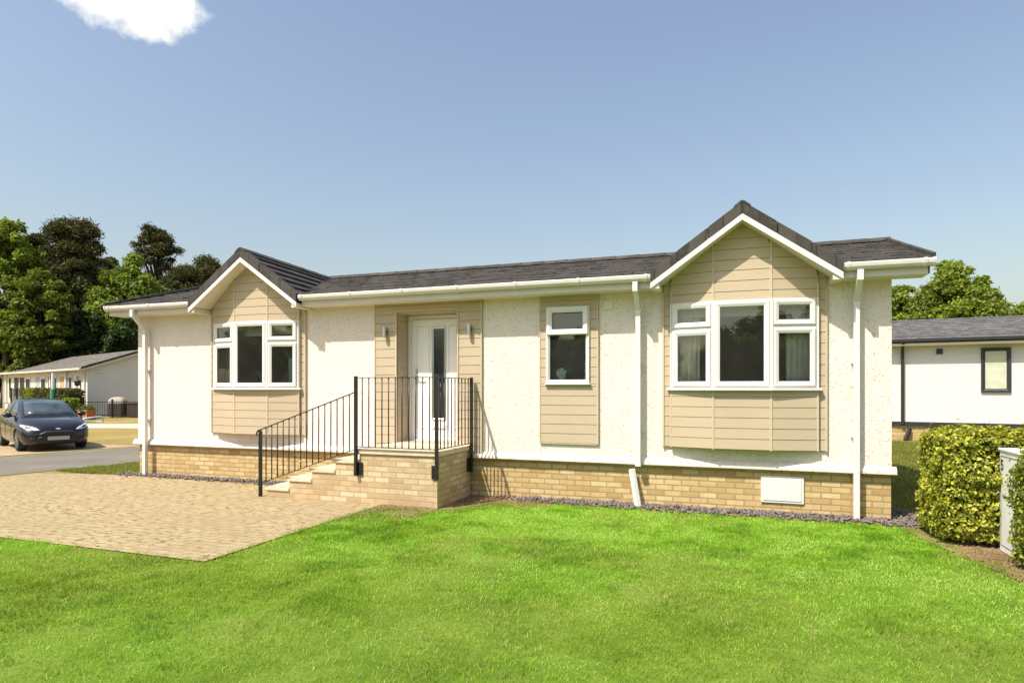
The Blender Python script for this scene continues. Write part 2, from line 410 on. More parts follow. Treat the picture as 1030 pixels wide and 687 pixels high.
def lawn():
    n = 760000
    X = RNG.uniform(-9, 9, n); Y = 2.4+8.9*RNG.power(1.45, n)
    keep = np.abs(X) < .98*Y+.9
    X, Y = X[keep], Y[keep]
    x = CAM.x+X*RX.x+Y*FW.x; y = CAM.y+X*RX.y+Y*FW.y
    k = lawn_mask(x, y); x, y, Y = x[k], y[k], Y[k]
    p = vnoise(x*.75, y*.75, 1)*.24+vnoise(x*2.1, y*2.1, 2)*.28+vnoise(x*4.3, y*4.3, 5)*.26+vnoise(x*11, y*11, 15)*.22     # tufts and dry patches
    q = vnoise(x*1.1+9, y*1.1, 8)*.6+vnoise(x*4.2, y*4.2, 9)*.4
    r = RNG.uniform(0, 1, len(x))
    ol = vnoise(x*.42+3, y*.42, 21)*.6+vnoise(x*1.7, y*1.7, 22)*.4-np.clip((y+4.5)/5, -.5, .5)*.35
    dark = np.array([.12, .255, .011]); mid = np.array([.27, .47, .034]); pale_green = np.array([.40, .60, .11]); dry = np.array([.43, .41, .13])  # the grass's own tones, dark to pale, plus dry
    t = np.clip((p-.32)/.36+(r-.5)*.30, 0, 1)[:, None]
    c = np.where(t < .5, dark+(mid-dark)*t*2, mid+(pale_green-mid)*(t*2-1))
    om = np.clip((ol-.42)/.3, 0, 1)[:, None]*.7; c = c*(1-om)+np.array([.30, .335, .028])*(.6+.6*t)*om
    dr = (RNG.uniform(0, 1, len(x)) < .03+.40*np.clip((q-.47)/.22, 0, 1))[:, None]
    c = np.where(dr, dry*RNG.uniform(.7, 1.1, (len(x), 1)), c)
    h = (.014+.014*RNG.uniform(0, 1, len(x)))*(.75+.75*np.clip((.62-p)/.3, 0, 1))
    # thin the sward where it is dry
    k = RNG.uniform(0, 1, len(x)) > .45*np.clip((q-.56)/.2, 0, 1)
    w = (.0026+.0004*Y)*RNG.uniform(.7, 1.3, len(x))
    blades('lawn_grass', x[k], y[k], h[k], w[k], c[k])
lawn()
def verge_grass():
    n = 26000; y = RNG.uniform(-.2, 5, n); x = RNG.uniform(-2, -.02, n)
    w = (vnoise(x*4, y*4, 5)-.5)*.25
    k = (x > -1.95+.26*np.clip(y, 0, 9)+w) & (y > -.14-.24*np.clip(-x-.05, 0, 3)+w*.6); x, y = x[k], y[k]
    t = RNG.uniform(0, 1, (len(x), 1)); c = np.array([.11, .16, .02])*(1-t)+np.array([.30, .26, .08])*t
    blades('verge_grass', x, y, RNG.uniform(.025, .06, len(x)), RNG.uniform(.006, .010, len(x)), c)
    n = 26000; x = RNG.uniform(12.15, 15.2, n); y = RNG.uniform(.6, 13, n)
    t = np.clip(RNG.uniform(-.3, 1, (n, 1))+vnoise(x*1.2, y*1.2, 6)[:, None]-.5, 0, 1); c = np.array([.11, .15, .015])*(1-t)+np.array([.27, .22, .06])*t
    blades('side_grass', x, y, RNG.uniform(.02, .05, n), RNG.uniform(.008, .014, n), c)
verge_grass()

# slate chippings along the plinth
def chips():
    V = []; F = []; base = np.array([[-1,-1,-1],[1,-1,-1],[1,1,-1],[-1,1,-1],[-1,-1,1],[1,-1,1],[1,1,1],[-1,1,1]], float)
    fc = np.array([(0,3,2,1),(4,5,6,7),(0,1,5,4),(1,2,6,5),(2,3,7,6),(3,0,4,7)])
    C = []; n = 4600
    for i in range(n):
        r = random.random()
        if r < .30: u = random.uniform(-.3, 3.85); v = -abs(random.gauss(0, .12))-.0
        elif r < .92: u = random.uniform(7.0, 12.4); v = -abs(random.gauss(0, .14))-.0
        else: u = random.uniform(12.2, 12.55); v = random.uniform(-.35, .9)
        if 6.7 < u < 7.0+random.random()*1.2: continue
        if v < -.38: continue
        s = random.uniform(.007, .020)
        b = base*np.array([s*random.uniform(.7, 1.4), s*random.uniform(.5, 1.), s*random.uniform(.2, .5)])*np.array([1, 1, 1])
        b += RNG.uniform(-.25, .25, b.shape)*s
        m = np.array(Matrix.Rotation(random.uniform(0, PI), 3, 'Z') @ Matrix.Rotation(random.gauss(0, .5), 3, 'X') @ Matrix.Rotation(random.gauss(0, .5), 3, 'Y'))
        V.append(b @ m.T+np.array([u, v, .014+random.uniform(0, .028)*(1-abs(v)/.5)])); F.append(fc+8*(len(V)-1))
    o = np_mesh('slate_chippings', np.concatenate(V), np.concatenate(F), None, M['slate']); kind(o, 'stuff')
chips()
def crumbs():
    base = np.array([[-1,-1,-.7],[1,-.8,-.7],[.9,1,-.7],[-1,.8,-.7],[-.7,-.6,.8],[.6,-.7,.9],[.8,.6,.7],[-.6,.7,.8]])
    fc = np.array([(0,3,2,1),(4,5,6,7),(0,1,5,4),(1,2,6,5),(2,3,7,6),(3,0,4,7)]); V = []; F = []
    for i in range(5200):
        if i % 2: v = random.uniform(-3.2, -.2); u = np.interp(v, [-3.2, -2.2, -1.2, -.2], [12.95, 12.70, 12.45, 12.25])+abs(random.gauss(0, .28))-.06
        else:
            u = random.uniform(5.9, 7.9); v = -abs(random.gauss(0, .32))-(1.15 if u < 6.75 else .0)
            if u < 6.72 and v > -1.13: continue
        s = random.uniform(.004, .016); b = base*np.array([s*random.uniform(.6, 1.4), s, s*random.uniform(.4, .9)])+RNG.uniform(-.2, .2, (8, 3))*s
        m = np.array(Matrix.Rotation(random.uniform(0, 6), 3, 'Z')); V.append(b @ m.T+np.array([u, v, .002])); F.append(fc+8*(len(V)-1))
    kind(np_mesh('soil_crumbs', np.concatenate(V), np.concatenate(F), None, M['soil']), 'stuff')
crumbs()
kind(MB().box(-.32, 3.86, -.24, .06, -.05, .006).box(7.2, 12.45, -.26, .06, -.05, .006).build('slate_bed', M['soil']))

# ------------------------------------------------------------------ PARK HOME
L = 12.2; D = 4.2; WT = 2.95; SK = .57
HOME = thing('park_home', 'cream rendered park home with beige bay windows, two gables and dark tiled roof', 'house')
WL, WR = (1.87, 3.64), (9.62, 11.39)      # bay openings
holes = [(1.90, 3.62, 1.60, 2.70), (9.65, 11.36, 1.60, 2.70), (5.46, 6.49, .76, 2.775), (7.90, 8.50, 1.68, 2.74)]
def wall_front(mb, x0, x1, z0, z1, hs, yf, yb):
    xs = sorted({x0, x1, *[a for h in hs for a in h[:2]]}); zs = sorted({z0, z1, *[a for h in hs for a in h[2:]]})
    for a, b in zip(xs, xs[1:]):
        for c, d in zip(zs, zs[1:]):
            if any(h[0]-1e-6 <= a and b <= h[1]+1e-6 and h[2]-1e-6 <= c and d <= h[3]+1e-6 for h in hs): continue
            mb.quad((a, yf, c), (b, yf, c), (b, yf, d), (a, yf, d)); mb.quad((a, yb, c), (a, yb, d), (b, yb, d), (b, yb, c))
    for h in hs:
        a, b, c, d = h
        mb.quad((a, yf, c), (a, yb, c), (a, yb, d), (a, yf, d)); mb.quad((b, yf, c), (b, yf, d), (b, yb, d), (b, yb, c))
        mb.quad((a, yf, d), (a, yb, d), (b, yb, d), (b, yf, d)); mb.quad((a, yf, c), (b, yf, c), (b, yb, c), (a, yb, c))
def frame_rect(mb, P, w, h, bar, dep, mi=0):
    """P(a, z, o): local plane point; rectangular frame 0..w, 0..h of four mitred bars, depth dep"""
    o = (0, 0, w, h); i_ = (bar, bar, w-bar, h-bar); s_ = (bar*.45, bar*.45, w-bar*.45, h-bar*.45)
    def ring(r, off): return [P(r[0], r[1], off), P(r[2], r[1], off), P(r[2], r[3], off), P(r[0], r[3], off)]
    R = [ring(o, 0), ring(o, dep*.8), ring((.006, .006, w-.006, h-.006), dep), ring(s_, dep), ring((i_[0]-.008, i_[1]-.008, i_[2]+.008, i_[3]+.008), dep*.62), ring(i_, dep*.45), ring(i_, 0)]
    vs = [p for q in R for p in q]; fs = []
    for a in range(len(R)-1):
        for k in range(4): fs.append((a*4+k, a*4+(k+1) % 4, a*4+4+(k+1) % 4, a*4+4+k))
    mb.add(vs, fs, mi)
w = MB(); wall_front(w, 0, L, SK, WT, holes, 0, .14); w.build('wall', M['render'], HOME, fix=False)
w = MB()
for a in (0, L-.14):     # end walls; each has an unseen window added to let light into the rooms
    w.box(a, a+.14, .142, .7, SK, WT).box(a, a+.14, 1.9, D, SK, WT).box(a, a+.14, .7, 1.9, SK, 1.5).box(a, a+.14, .7, 1.9, 2.7, WT)
    ew = MB(); xo = a if a == 0 else a+.14; sg_ = 1 if a == 0 else -1
    P_ = (lambda y, z, o, xo=xo, sg_=sg_: (xo+sg_*.03-sg_*o, .7+y, 1.5+z)); frame_rect(ew, P_, 1.2, 1.2, .09, .05); ew.box(xo+sg_*.01, xo+sg_*.06, 1.27, 1.33, 1.55, 2.65)
    ew = ew.build('window', M['white'], HOME); MB().quad(P_(.05, .05, .02), P_(1.15, .05, .02), P_(1.15, 1.15, .02), P_(.05, 1.15, .02)).build('pane', M['glass'], ew, fix=False)
w.box(.142, L-.142, D-.14, D, SK, WT)
# end gables up to the ridge
RV, RZ = 2.1, 3.785; SL = (RZ-3.07)/(RV+.4)
for a, b in ((0, .14), (L-.14, L)):
    w.prism([(.0, WT+.002), (D, WT+.002), (RV, RZ-.12)], (a, 0, 0), (b, 0, 0), (0, 1, 0), (0, 0, 1))
w.build_each('wall', M['render'], HOME)
# render stop bead / bell drip
dp = [(0, .66), (-.012, .655), (-.030, .625), (-.048, .60), (-.05, .565), (.0, .555), (.03, .556)]
s = MB(); s.prism([(p[0]-.003, p[1]) for p in dp], (-.075, 0, 0), (L+.05, 0, 0), (0, 1, 0), (0, 0, 1))
s.box(-.05, 0, .03, D, .556, .64).box(L, L+.05, .03, D, .556, .64)
s.build('skirt_trim', M['render'], HOME, bevel=.006)
MB().box(.0, L, .035, D-.03, -.1, .57).build('plinth', M['brick'], HOME)
MB().box(10.737, 11.241, .012, .05, .142, .480).box(10.765, 11.213, .004, .03, .170, .452).build('access_panel', M['white'], HOME, bevel=.004)
MB().box(8.714, 8.846, -.016, .02, 2.678, 2.808).box(8.730, 8.830, -.022, 0, 2.694, 2.792).build('wall_vent', M['soffit'], HOME, bevel=.004)
# interior
i = MB()
i.box(.142, L-.142,   .16, D-.145, .60, .72); i.build('interior_floor', M['floorin'], HOME)
MB().box(.142, L-.142, .145, D-.145, 2.82, 2.90).build('ceiling', M['ceil'], HOME)
i = MB()
for u in (4.7, 7.3, 9.2): i.box(u, u+.08,   .145, D-.145, .72, 2.82)
i.box(.15, L-.15, 3.6, 3.68, .725, 2.815); i.build_each('interior_wall', M['wallin'], HOME)

# --- eaves
ranges = [(-.32, 1.725), (3.885, 9.395), (11.625, 12.52)]
f = MB(); so = MB()
for a, b in ranges:
    f.box(a, b, -.30, -.275, 2.905, 3.075); so.box(a+.003, b-.003, -.274, .01, 2.905, 2.925)
f.build_each('fascia', M['white_dirty'], HOME, bevel=.003); so.build_each('soffit', M['soffit'], HOME)
gp = [(-.400, 3.07), (-.404, 3.055), (-.398, 3.02), (-.38, 2.993), (-.35, 2.983), (-.32, 2.99), (-.303, 3.01), (-.303, 3.06), (-.312, 3.06), (-.312, 3.015), (-.35, 2.994), (-.375, 3.003), (-.39, 3.03), (-.392, 3.07)]
gb = [(-.408, 3.076), (-.413, 3.05), (-.405, 3.015), (-.384, 2.985), (-.35, 2.975), (-.318, 2.982), (-.302, 3.0), (-.302, 3.076)]
for a, b in ranges:
    g = MB().prism(gp, (a-.03 if a < 0 else a, 0, 0), (b+.03 if b > 12 else b, 0, 0), (0, 1, 0), (0, 0, 1)).build('gutter', M['white_dirty'], HOME)
    k = MB(); n = max(1, round((b-a)/.9))
    for j in range(n+1):
        u = a+.06+(b-a-.12)*j/n
        k.prism(gb, (u-.018, 0, 0), (u+.018, 0, 0), (0, 1, 0), (0, 0, 1))
    if a < 0: k.prism(gb, (a-.04, 0, 0), (a-.012, 0, 0), (0, 1, 0), (0, 0, 1))
    if b > 12: k.prism(gb, (b+.012, 0, 0), (b+.04, 0, 0), (0, 1, 0), (0, 0, 1))
    k.build_each('gutter_bracket', M['white_dirty'], g)
# --- downpipes
def downpipe(u, zend, socket=False):
    p = MB(); w_ = .068
    p.box(u-w_/2, u+w_/2, -.385, -.317, 2.86, 2.985)
    p.bar((u, -.351, 2.90), (u, -.095, 2.655), w_*.98, w_*.98)
    p.box(u-w_/2, u+w_/2, -.128, -.062, zend, 2.69)
    p.box(u-w_/2-.005, u+w_/2+.005, -.133, -.057, 2.60, 2.68)
    if socket: p.box(u-w_/2-.004, u+w_/2+.004, -.132, -.058, zend, zend+.05)
    o = p.build('downpipe', M['white'], HOME, bevel=.006)
    c = MB()
    for z in (1.9, 1.0): c.box(u-w_/2-.014, u+w_/2+.014, -.072, -.001, z, z+.03)
    c.build_each('pipe_clip', M['white'], o)
downpipe(.285, -.02); downpipe(9.195, .545, True); downpipe(11.81, -.02)
MB().bar((9.10, -.045, .50), (9.20, -.15, .01), .07, .065).build('drain_pipe', M['white'], HOME, bevel=.006)

# --- main roof, tile courses as real steps
def roof_slope(mb, rng_fn, n, p_of, lift=.022):
    """rng_fn(i) -> u ranges; p_of(t) -> (v, z) of the slope; course = wedge with a raised lower edge"""
    for i in range(n):
        t0, t1 = i/n, (i+1)/n; (v0, z0), (v1, z1) = p_of(t0), p_of(t1+.003)
        for a, b in rng_fn(v0):
            u = a-(.16 if i % 2 else 0)
            while u < b:
                u0, u1 = max(a, u), min(b, u+.328); u += .33
                if u1-u0 < .02: continue
                l0 = lift+random.uniform(-.007, .009); dv = random.uniform(-.006, .006); l1 = l0+random.uniform(-.004, .004)
                mb.quad((u0, v0+dv, z0+l0), (u1, v0+dv, z0+l1), (u1, v1, z1+.003), (u0, v1, z1+.003))
                mb.quad((u0, v0+dv, z0-.006), (u1, v0+dv, z0-.006), (u1, v0+dv, z0+l1), (u0, v0+dv, z0+l0))
                mb.quad((u0, v0+dv, z0-.006), (u0, v0+dv, z0+l0), (u0, v1, z1+.003), (u0, v1, z1-.006)); mb.quad((u1, v0+dv, z0+l1), (u1, v0+dv, z0-.006), (u1, v1, z1-.006), (u1, v1, z1+.003))
r = MB()
rngs = lambda v: [(-.34, 1.73), (3.88, 9.40), (11.62, 12.53)] if v < .05 else [(-.34, 12.53)]
roof_slope(r, rngs, 8, lambda t: (-.385+(RV+.385)*t, 3.075+(RZ-3.075)*t))
r.quad((-.34, RV, RZ+.003), (12.53, RV, RZ+.003), (12.53, D+.39, 3.09), (-.34, D+.39, 3.09))
for a, b in rngs(-1): r.box(a, b, -.38, -.27, 3.055, 3.070)
roof = r.build('roof', M['roof'], HOME, fix=False)
c = MB(); u = -.36
while u < 12.5:
    e = min(u+.42, 12.56)
    c.prism([(-.14, -.035), (-.13, -.005), (-.04, .034), (.04, .034), (.13, -.005), (.14, -.035), (.0, .0)], (u, RV, RZ+.02), (e+.02, RV, RZ+.026), (0, 1, 0), (0, 0, 1)); u += .42
c.build('ridge_cap', M['verge'], roof)
v = MB()
for u in (-.36, 12.535):
    v.bar((u, -.395, 3.085), (u, RV, RZ+.02), .05, .085); v.bar((u, RV, RZ+.02), (u, D+.4, 3.10), .05, .085)
v.build_each('verge_cap', M['verge'], roof, bevel=.006)
b = MB()
for a, e in ((-.345, -.325), (12.505, 12.527)):
    b.prism([(-.30, 2.905), (-.30, 3.05), (RV, RZ-.03), (RV, RZ-.17)], (a, 0, 0), (e, 0, 0), (0, 1, 0), (0, 0, 1))
b.build_each('end_bargeboard', M['white_dirty'], roof)

# --- gables
GH = .79; GW = 1.115; GS = GH/GW
def gable(uc):
    top = 3.86; vf = -.42
    g = MB(); n = 6
    for sgn in (-1, 1):
        for i in range(n):
            t0, t1 = i/n, (i+1)/n
            P = lambda t, l: (uc+sgn*GW*(1-t), top-GH*(1-t)+l)
            (u0, z0), (u1, z1) = P(t0, .042), P(min(1, t1+.01), .002)
            bz = .10; g.quad((u0, vf+.09, z0), (u0, 2.1, z0-bz), (u1, 2.1, z1-bz), (u1, vf+.09, z1))
            g.quad((u0, vf+.09, z0-.03), (u0, vf+.09, z0), (u0, 2.1, z0-bz), (u0, 2.1, z0-bz-.03))
    G = g.build('gable_roof', M['roof'], HOME, fix=False)
    # verge caps on the slope ends: dark trim in lengths
    vc = MB()
    for sgn in (-1, 1):
        segs = [(0, .30), (.305, .64), (.645, 1.005)]
        for j, (a, e) in enumerate(segs):
            A = Vector((uc+sgn*GW*(1-a)*1.0, 0, top-GH*(1-a))); B = Vector((uc+sgn*GW*(1-e), 0, top-GH*(1-e)))
            lift = .004*j
            vc.prism([(0, -.110), (0, .03+lift), (.13, .036+lift), (.13, .006), (.022, .006), (.022, -.110)], (A.x, vf-.006, A.z), (B.x, vf-.006, B.z), (0, 1, 0), (0, 0, 1))
    vc.build_each('verge_cap', M['verge'], G, bevel=.004)
    rc = MB(); v = vf-.01
    while v < 2.0:
        rc.prism([(-.10, -.055), (-.10, -.028), (-.02, .034), (.02, .034), (.10, -.028), (.10, -.055), (0, .015)], (uc, v, top+.01-.0395*(v+.42)), (uc, min(v+.42, 2.12), top+.016-.0395*(min(v+.42, 2.12)+.42)), (1, 0, 0), (0, 0, 1)); v += .4
    rc.build('ridge_cap', M['verge'], G)
    bb = MB(); zt = top-.105; zb = zt-.088
    for sgn in (-1, 1):
        pts = [(0, zt), (0, zb), (sgn*(GW), zb-GH), (sgn*(GW), zt-GH)]
        bb.prism(pts, (uc, vf+.0, 0), (uc, vf+.020, 0), (1, 0, 0), (0, 0, 1))
    bb.build_each('bargeboard', M['white'], G, bevel=.003)
    sf = MB()
    for sgn in (-1, 1):
        pts = [(0, zb+.012), (0, zb+.028), (sgn*(GW-.002), zb+.028-GH), (sgn*(GW-.002), zb+.012-GH)]
        sf.prism(pts, (uc, vf+.021, 0), (uc, -.02, 0), (1, 0, 0), (0, 0, 1))
        # boxed return at the foot of the gable
        sf.box(uc+sgn*(GW-.004), uc+sgn*(GW-.11), vf+.022, -.002, zb+.002-GH, zb+.016-GH+.05)
    sf.build('soffit', M['soffit'], G)
gable(2.757); gable(10.512)

# --- cladding planks
PP = .1335
def planks(mb, p0, p1, z0, z1, zref, clip=None, mi=0, gmi=1):
    """ship-lap planks between ground points p0, p1 facing outward; each plank tilts out a little at its foot"""
    p0, p1 = Vector((*p0, 0)), Vector((*p1, 0)); d = (p1-p0).normalized(); nrm = Vector((d.y, -d.x, 0))
    k0 = math.floor((z0-zref)/PP); z = zref+k0*PP
    while z < z1-1e-4:
        a, b = max(z, z0), min(z+PP, z1)
        if b-a > .003:
            ga = min(b, max(a, z+.006))
            def pt(p, zz, o): q = p+nrm*o; return (q.x, q.y, zz)
            def ext(zz):
                if clip is None: return p0, p1
                lo, hi = clip(zz); l = (p1-p0).length
                s0 = min(max((lo-p0.x)/(p1.x-p0.x), 0), 1); s1 = min(max((hi-p0.x)/(p1.x-p0.x), 0), 1)
                return p0+(p1-p0)*s0, p0+(p1-p0)*s1
            cuts = [ga, b]
            A0, A1 = ext(ga); B0, B1 = ext(b)
            if (A1-A0).length > .002 or (B1-B0).length > .002:
                mb.quad(pt(A0, ga, .010), pt(A1, ga, .010), pt(B1, b, .0055), pt(B0, b, .0055), mi)
                if ga > a:
                    C0, C1 = ext(a)
                    mb.quad(pt(C0, a, -.003), pt(C1, a, -.003), pt(A1, ga-.002, -.003), pt(A0, ga-.002, -.003), gmi)
                    mb.quad(pt(A0, ga-.002, -.003), pt(A1, ga-.002, -.003), pt(A1, ga, .010), pt(A0, ga, .010), gmi)
        z += PP
CL = [M['clad'], M['cladgap']]
# flat panels: door surround and middle window
pn = MB(); vy = -.022
planks(pn, (5.08, vy), (5.46, vy), .60, 2.905, .60); planks(pn, (6.49, vy), (6.87, vy), .60, 2.905, .60); planks(pn, (5.46, vy), (6.49, vy), 2.78, 2.905, .60)
pc = pn.build('cladding', CL, HOME, fix=False)
t = MB()
for a, e in ((5.058, 5.08), (6.87, 6.892)): t.box(a, e, -.038, -.001, .60, 2.905)
for a, e in ((5.435, 5.461), (6.489, 6.515)): t.box(a, e, -.042, -.003, .765, 2.80)
t.box(5.461, 6.489, -.042, -.003, 2.774, 2.80); t.build_each('edge_trim', M['cladtrim'], pc, bevel=.003)
pn = MB()
planks(pn, (7.80, vy), (7.90, vy), 1.66, 2.76, .82); planks(pn, (8.50, vy), (8.615, vy), 1.66, 2.76, .82)
planks(pn, (7.80, vy), (8.615, vy), .82, 1.66, .82); planks(pn, (7.80, vy), (8.615, vy), 2.76, 2.905, .82)
pc = pn.build('cladding', CL, HOME, fix=False)
t = MB().box(7.782, 7.80, -.036, -.001, .815, 2.905).box(8.615, 8.638, -.036, -.001, .815, 2.905).box(7.80, 8.615, -.030, -.001, .806, .82)
t.build_each('edge_trim', M['cladtrim'], pc, bevel=.003)

# --- windows
def plane(p0, p1, z0):
    p0, p1 = Vector((*p0, 0)), Vector((*p1, 0)); d = (p1-p0).normalized(); nrm = Vector((d.y, -d.x, 0)); l = (p1-p0).length
    def P(a, z, o): q = p0+d*a+nrm*o; return (q.x, q.y, z0+z)
    return P, l
def light(parent, fmb, p0, p1, z0, z1, bar=.06, dep=.05, sash=True, pane=True):
    """one glazed light: fixed frame ring + raised sash + pane"""
    P, l = plane(p0, p1, z0); h = z1-z0
    frame_rect(fmb, P, l, h, .045, .030)
    if sash:
        Q = lambda a, z, o: P(a+.022, z+.022, o+.026)
        frame_rect(fmb, Q, l-.044, h-.044, bar, .022)
    if pane:
        m = .022+bar-.01 if sash else .04
        g = MB().quad(P(m, m, .022), P(l-m, m, .022), P(l-m, h-m, .022), P(m, h-m, .022)); g.build('pane', M['glass'], parent, fix=False)
def bay(uc, tag_panel):
    u0, u1 = uc-.985, uc+.985; a0, a1 = uc-.885, uc+.885; b0, b1 = uc-.345, uc+.345
    vs, vm = -.062, -.175
    zb, zs, zt, ztop = .82, 1.60, 2.715, 3.70
    clipz = lambda z: (uc-max(.02, (3.70-z)/GS), uc+max(.02, (3.70-z)/GS))
    c = MB()
    segs = [((a0, vs), (b0, vm)), ((b0, vm), (b1, vm)), ((b1, vm), (a1, vs))]
    side = [((u0, -.022), (a0, -.022)), ((a1, -.022), (u1, -.022))]
    for p, q in segs:
        planks(c, p, q, zb, zs-.03, zb); planks(c, p, q, zt, ztop, zb, clip=clipz)
    for p, q in side: planks(c, p, q, zb, 3.2, zb, clip=clipz)
    # underside and returns
    c.add([(a0, vs, zb), (b0, vm, zb), (b1, vm, zb), (a1, vs, zb), (a1, 0, zb), (a0, 0, zb)], [(0, 1, 2, 3, 4, 5)], 0)
    c.quad((a0, 0, zb), (a0, vs, zb), (a0, vs, 3.1), (a0, 0, 3.1)); c.quad((a1, 0, zb), (a1, 0, 3.1), (a1, vs, 3.1), (a1, vs, zb))
    c.quad((u0, 0, zb), (u0, -.022, zb), (a0, -.022, zb), (a0, 0, zb)); c.quad((a1, 0, zb), (a1, -.022, zb), (u1, -.022, zb), (u1, 0, zb))
    # closing board behind the gable cladding
    B = c.build('bay_window', CL, HOME, fix=False)
    t = MB()
    for (x, y) in ((b0, vm), (b1, vm)):
        t.box(x-.014, x+.014, y-.014, y+.006, zb-.006, zs-.03); t.box(x-.014, x+.014, y-.014, y+.006, zt, 3.685-.345*GS-.0)
    for x in (a0, a1):
        t.box(x-.012, x+.012, vs-.012, vs+.02, zb-.004, zs-.03); t.box(x-.012, x+.012, vs-.012, vs+.02, zt, 2.9)
    for x in (u0-.012, u1-.012): t.box(x, x+.024, -.040, -.001, zb-.006, 2.84)
    t.build_each('corner_trim', M['cladtrim'], B, bevel=.003)
    fm = MB(); z1 = zt; z0 = zs
    ins = lambda p, q, o: ((p[0], p[1]+o), (q[0], q[1]+o))
    F = MB().build('window_frame_tmp', M['white'], None) if False else None
    holder = MB()
    zm = 2.365
    g_par = None
    # frame mesh first (so panes can be children of the bay too)
    wl, wr = ((a0+.016, vs-.001), segs[0][1]), (segs[2][0], (a1-.016, vs-.001))
    lights = [(wl, z0, zm, True), (wl, zm, z1, True), (segs[1], z0, z1, True), (wr, z0, zm, True), (wr, zm, z1, True)]
    for (p, q), a, b_, sa in lights: light(B, fm, *ins(p, q, .010), a, b_, bar=.062)
    for x in (b0, b1): fm.box(x-.022, x+.022, vm-.028, vm+.03, z0, z1)
    for x in (a0, a1): fm.box(x-.010, x+.010, vs-.022, vs+.03, z0, z1)
    fm.build('window_frame', M['white'], B, bevel=0)
    # sill
    sl = MB()
    o1, o2 = .055, .0
    out = [(a0-.05, vs-.035), (b0-.01, vm-.075), (b1+.01, vm-.075), (a1+.05, vs-.035), (a1+.05, -.015), (a0-.05, -.015)]
    sl.prism(out, (0, 0, zs-.032), (0, 0, zs-.001), (1, 0, 0), (0, 1, 0)); sl.build('sill', M['white'], B, bevel=.005)
    return B
bay(2.757, 'L'); bay(10.505, 'R')
# head boards inside gables so no light leaks between soffit and ceiling
w = MB()
for uc in (2.757, 10.512):
    w.prism([(-GW+.02, 2.952), (GW-.02, 2.952), (.0, 3.69)], (uc, .004, 0), (uc, .05, 0), (1, 0, 0), (0, 0, 1))
w.build_each('gable_wall', M['render'], HOME)
# middle window
fm = MB(); B = None
W = MB(); p, q = (7.885, -.012), (8.515, -.012)
W.box(7.885, 8.515, -.012, .05, 1.655, 1.668)
light_par = thing('window', '', '', (0, 0, 0)) if False else None
frm = MB(); frame_rect(frm, plane(p, q, 1.66)[0], .63, 1.092, .06, .05)
Pm, lm = plane(p, q, 1.66)
frm.bar(Pm(.03, .72, .024), Pm(.60, .72, .024), .05, .07)
frame_rect(frm, (lambda a, z, o: Pm(a+.018, z+.69, o+.038)), .594, .385, .075, .036)
frm.box(7.87, 8.53, -.075, -.012, 1.648, 1.664)
win = frm.build('window', M['white'], HOME)
for a0, a1, z0, z1 in ((.05, .58, .05, .70), (.085, .545, .765, .99)):
    MB().quad(Pm(a0, z0, .028), Pm(a1, z0, .028), Pm(a1, z1, .028), Pm(a0, z1, .028)).build('pane', M['glass'], win, fix=False)
MB().box(7.93, 8.47, .10, .105, 1.70, 2.73).build('obscure_screen', M['frost'], win)

# --- door in its recess
rv = MB(); yb = .35
for u, sgn in ((5.4615, 1), (6.4885, -1)):
    for kx in range(14):
        z0 = .762+kx*PP*1.09; z1 = min(z0+PP*1.09-.007, 2.772)
        rv.box(u, u+sgn*.012, -.018, yb, z0, z1)
    rv.box(u-.0, u+sgn*.006, -.018, yb, .762, 2.772)
rv.box(5.475, 6.475, -.015, yb, 2.755, 2.772); rv.box(5.474, 6.476, -.015, yb+.09, .70, .762)
rv.build('door_recess', M['clad'], HOME)
MB().box(5.0, 5.46, .36, .44, .72, 2.82).box(6.49, 7.0, .36, .44, .72, 2.82).box(5.46, 6.49, .36, .44, 2.775, 2.82).build_each('porch_lining', M['wallin'], HOME)
df = MB(); Pd, ld = plane((5.474, .36), (6.476, .36), .765)
frame_rect(df, Pd, 1.002, 1.99, .07, .07); df.box(5.47, 6.48, .24, .36, .765, .79)
dr = df.build('door', M['white'], HOME)
lf = MB(); lf.box(5.54, 6.41, .318, .355, .80, 2.69)
DG0, DG1, DZ0, DZ1 = 5.93, 6.115, 1.12, 2.535   # glazed slot, filled after projection check
lf2 = MB(); lf2.box(5.545, DG0-.03, .300, .317, .81, 2.68).box(DG1+.03, 6.405, .300, .317, .81, 2.68).box(DG0-.03, DG1+.03, .300, .317, DZ1+.03, 2.68).box(DG0-.03, DG1+.03, .300, .317, .81, DZ0-.03)
lf2.build('door_leaf', M['door'], dr, bevel=.004); lf.build('door_leaf', M['door'], dr)
rg = MB(); frame_rect(rg, lambda a, z, o: (DG0-.03+a, .306-o, DZ0-.03+z), DG1-DG0+.06, DZ1-DZ0+.06, .035, .02); rg.build('glazing_bead', M['steel'], dr)
MB().box(DG0, DG1, .309, .314, DZ0, DZ1).build('pane', M['dglass'], dr)
pm = MB()   # pressed panel lines either side of the slot
for a, b in ((5.63, 5.86), (6.185, 6.335)):
    frame_rect(pm, (lambda x, z, o, a=a: (a+x, .3005-o, .95+z)), b-a, 1.63, .018, .006)
pm.build_each('panel_moulding', M['white'], dr)
hd = MB().box(5.62, 5.65, .285, .302, 1.66, 1.90).tube([(5.635, .29, 1.80), (5.635, .235, 1.80), (5.70, .228, 1.80), (5.765, .235, 1.80)], [.011, .011, .010, .009])
hd.build('handle', M['steel'], dr)
MB().box(5.895, 6.155, .288, .302, .955, 1.025).box(5.91, 6.14, .280, .29, .965, 1.010).build('letter_plate', M['white'], dr, bevel=.003)
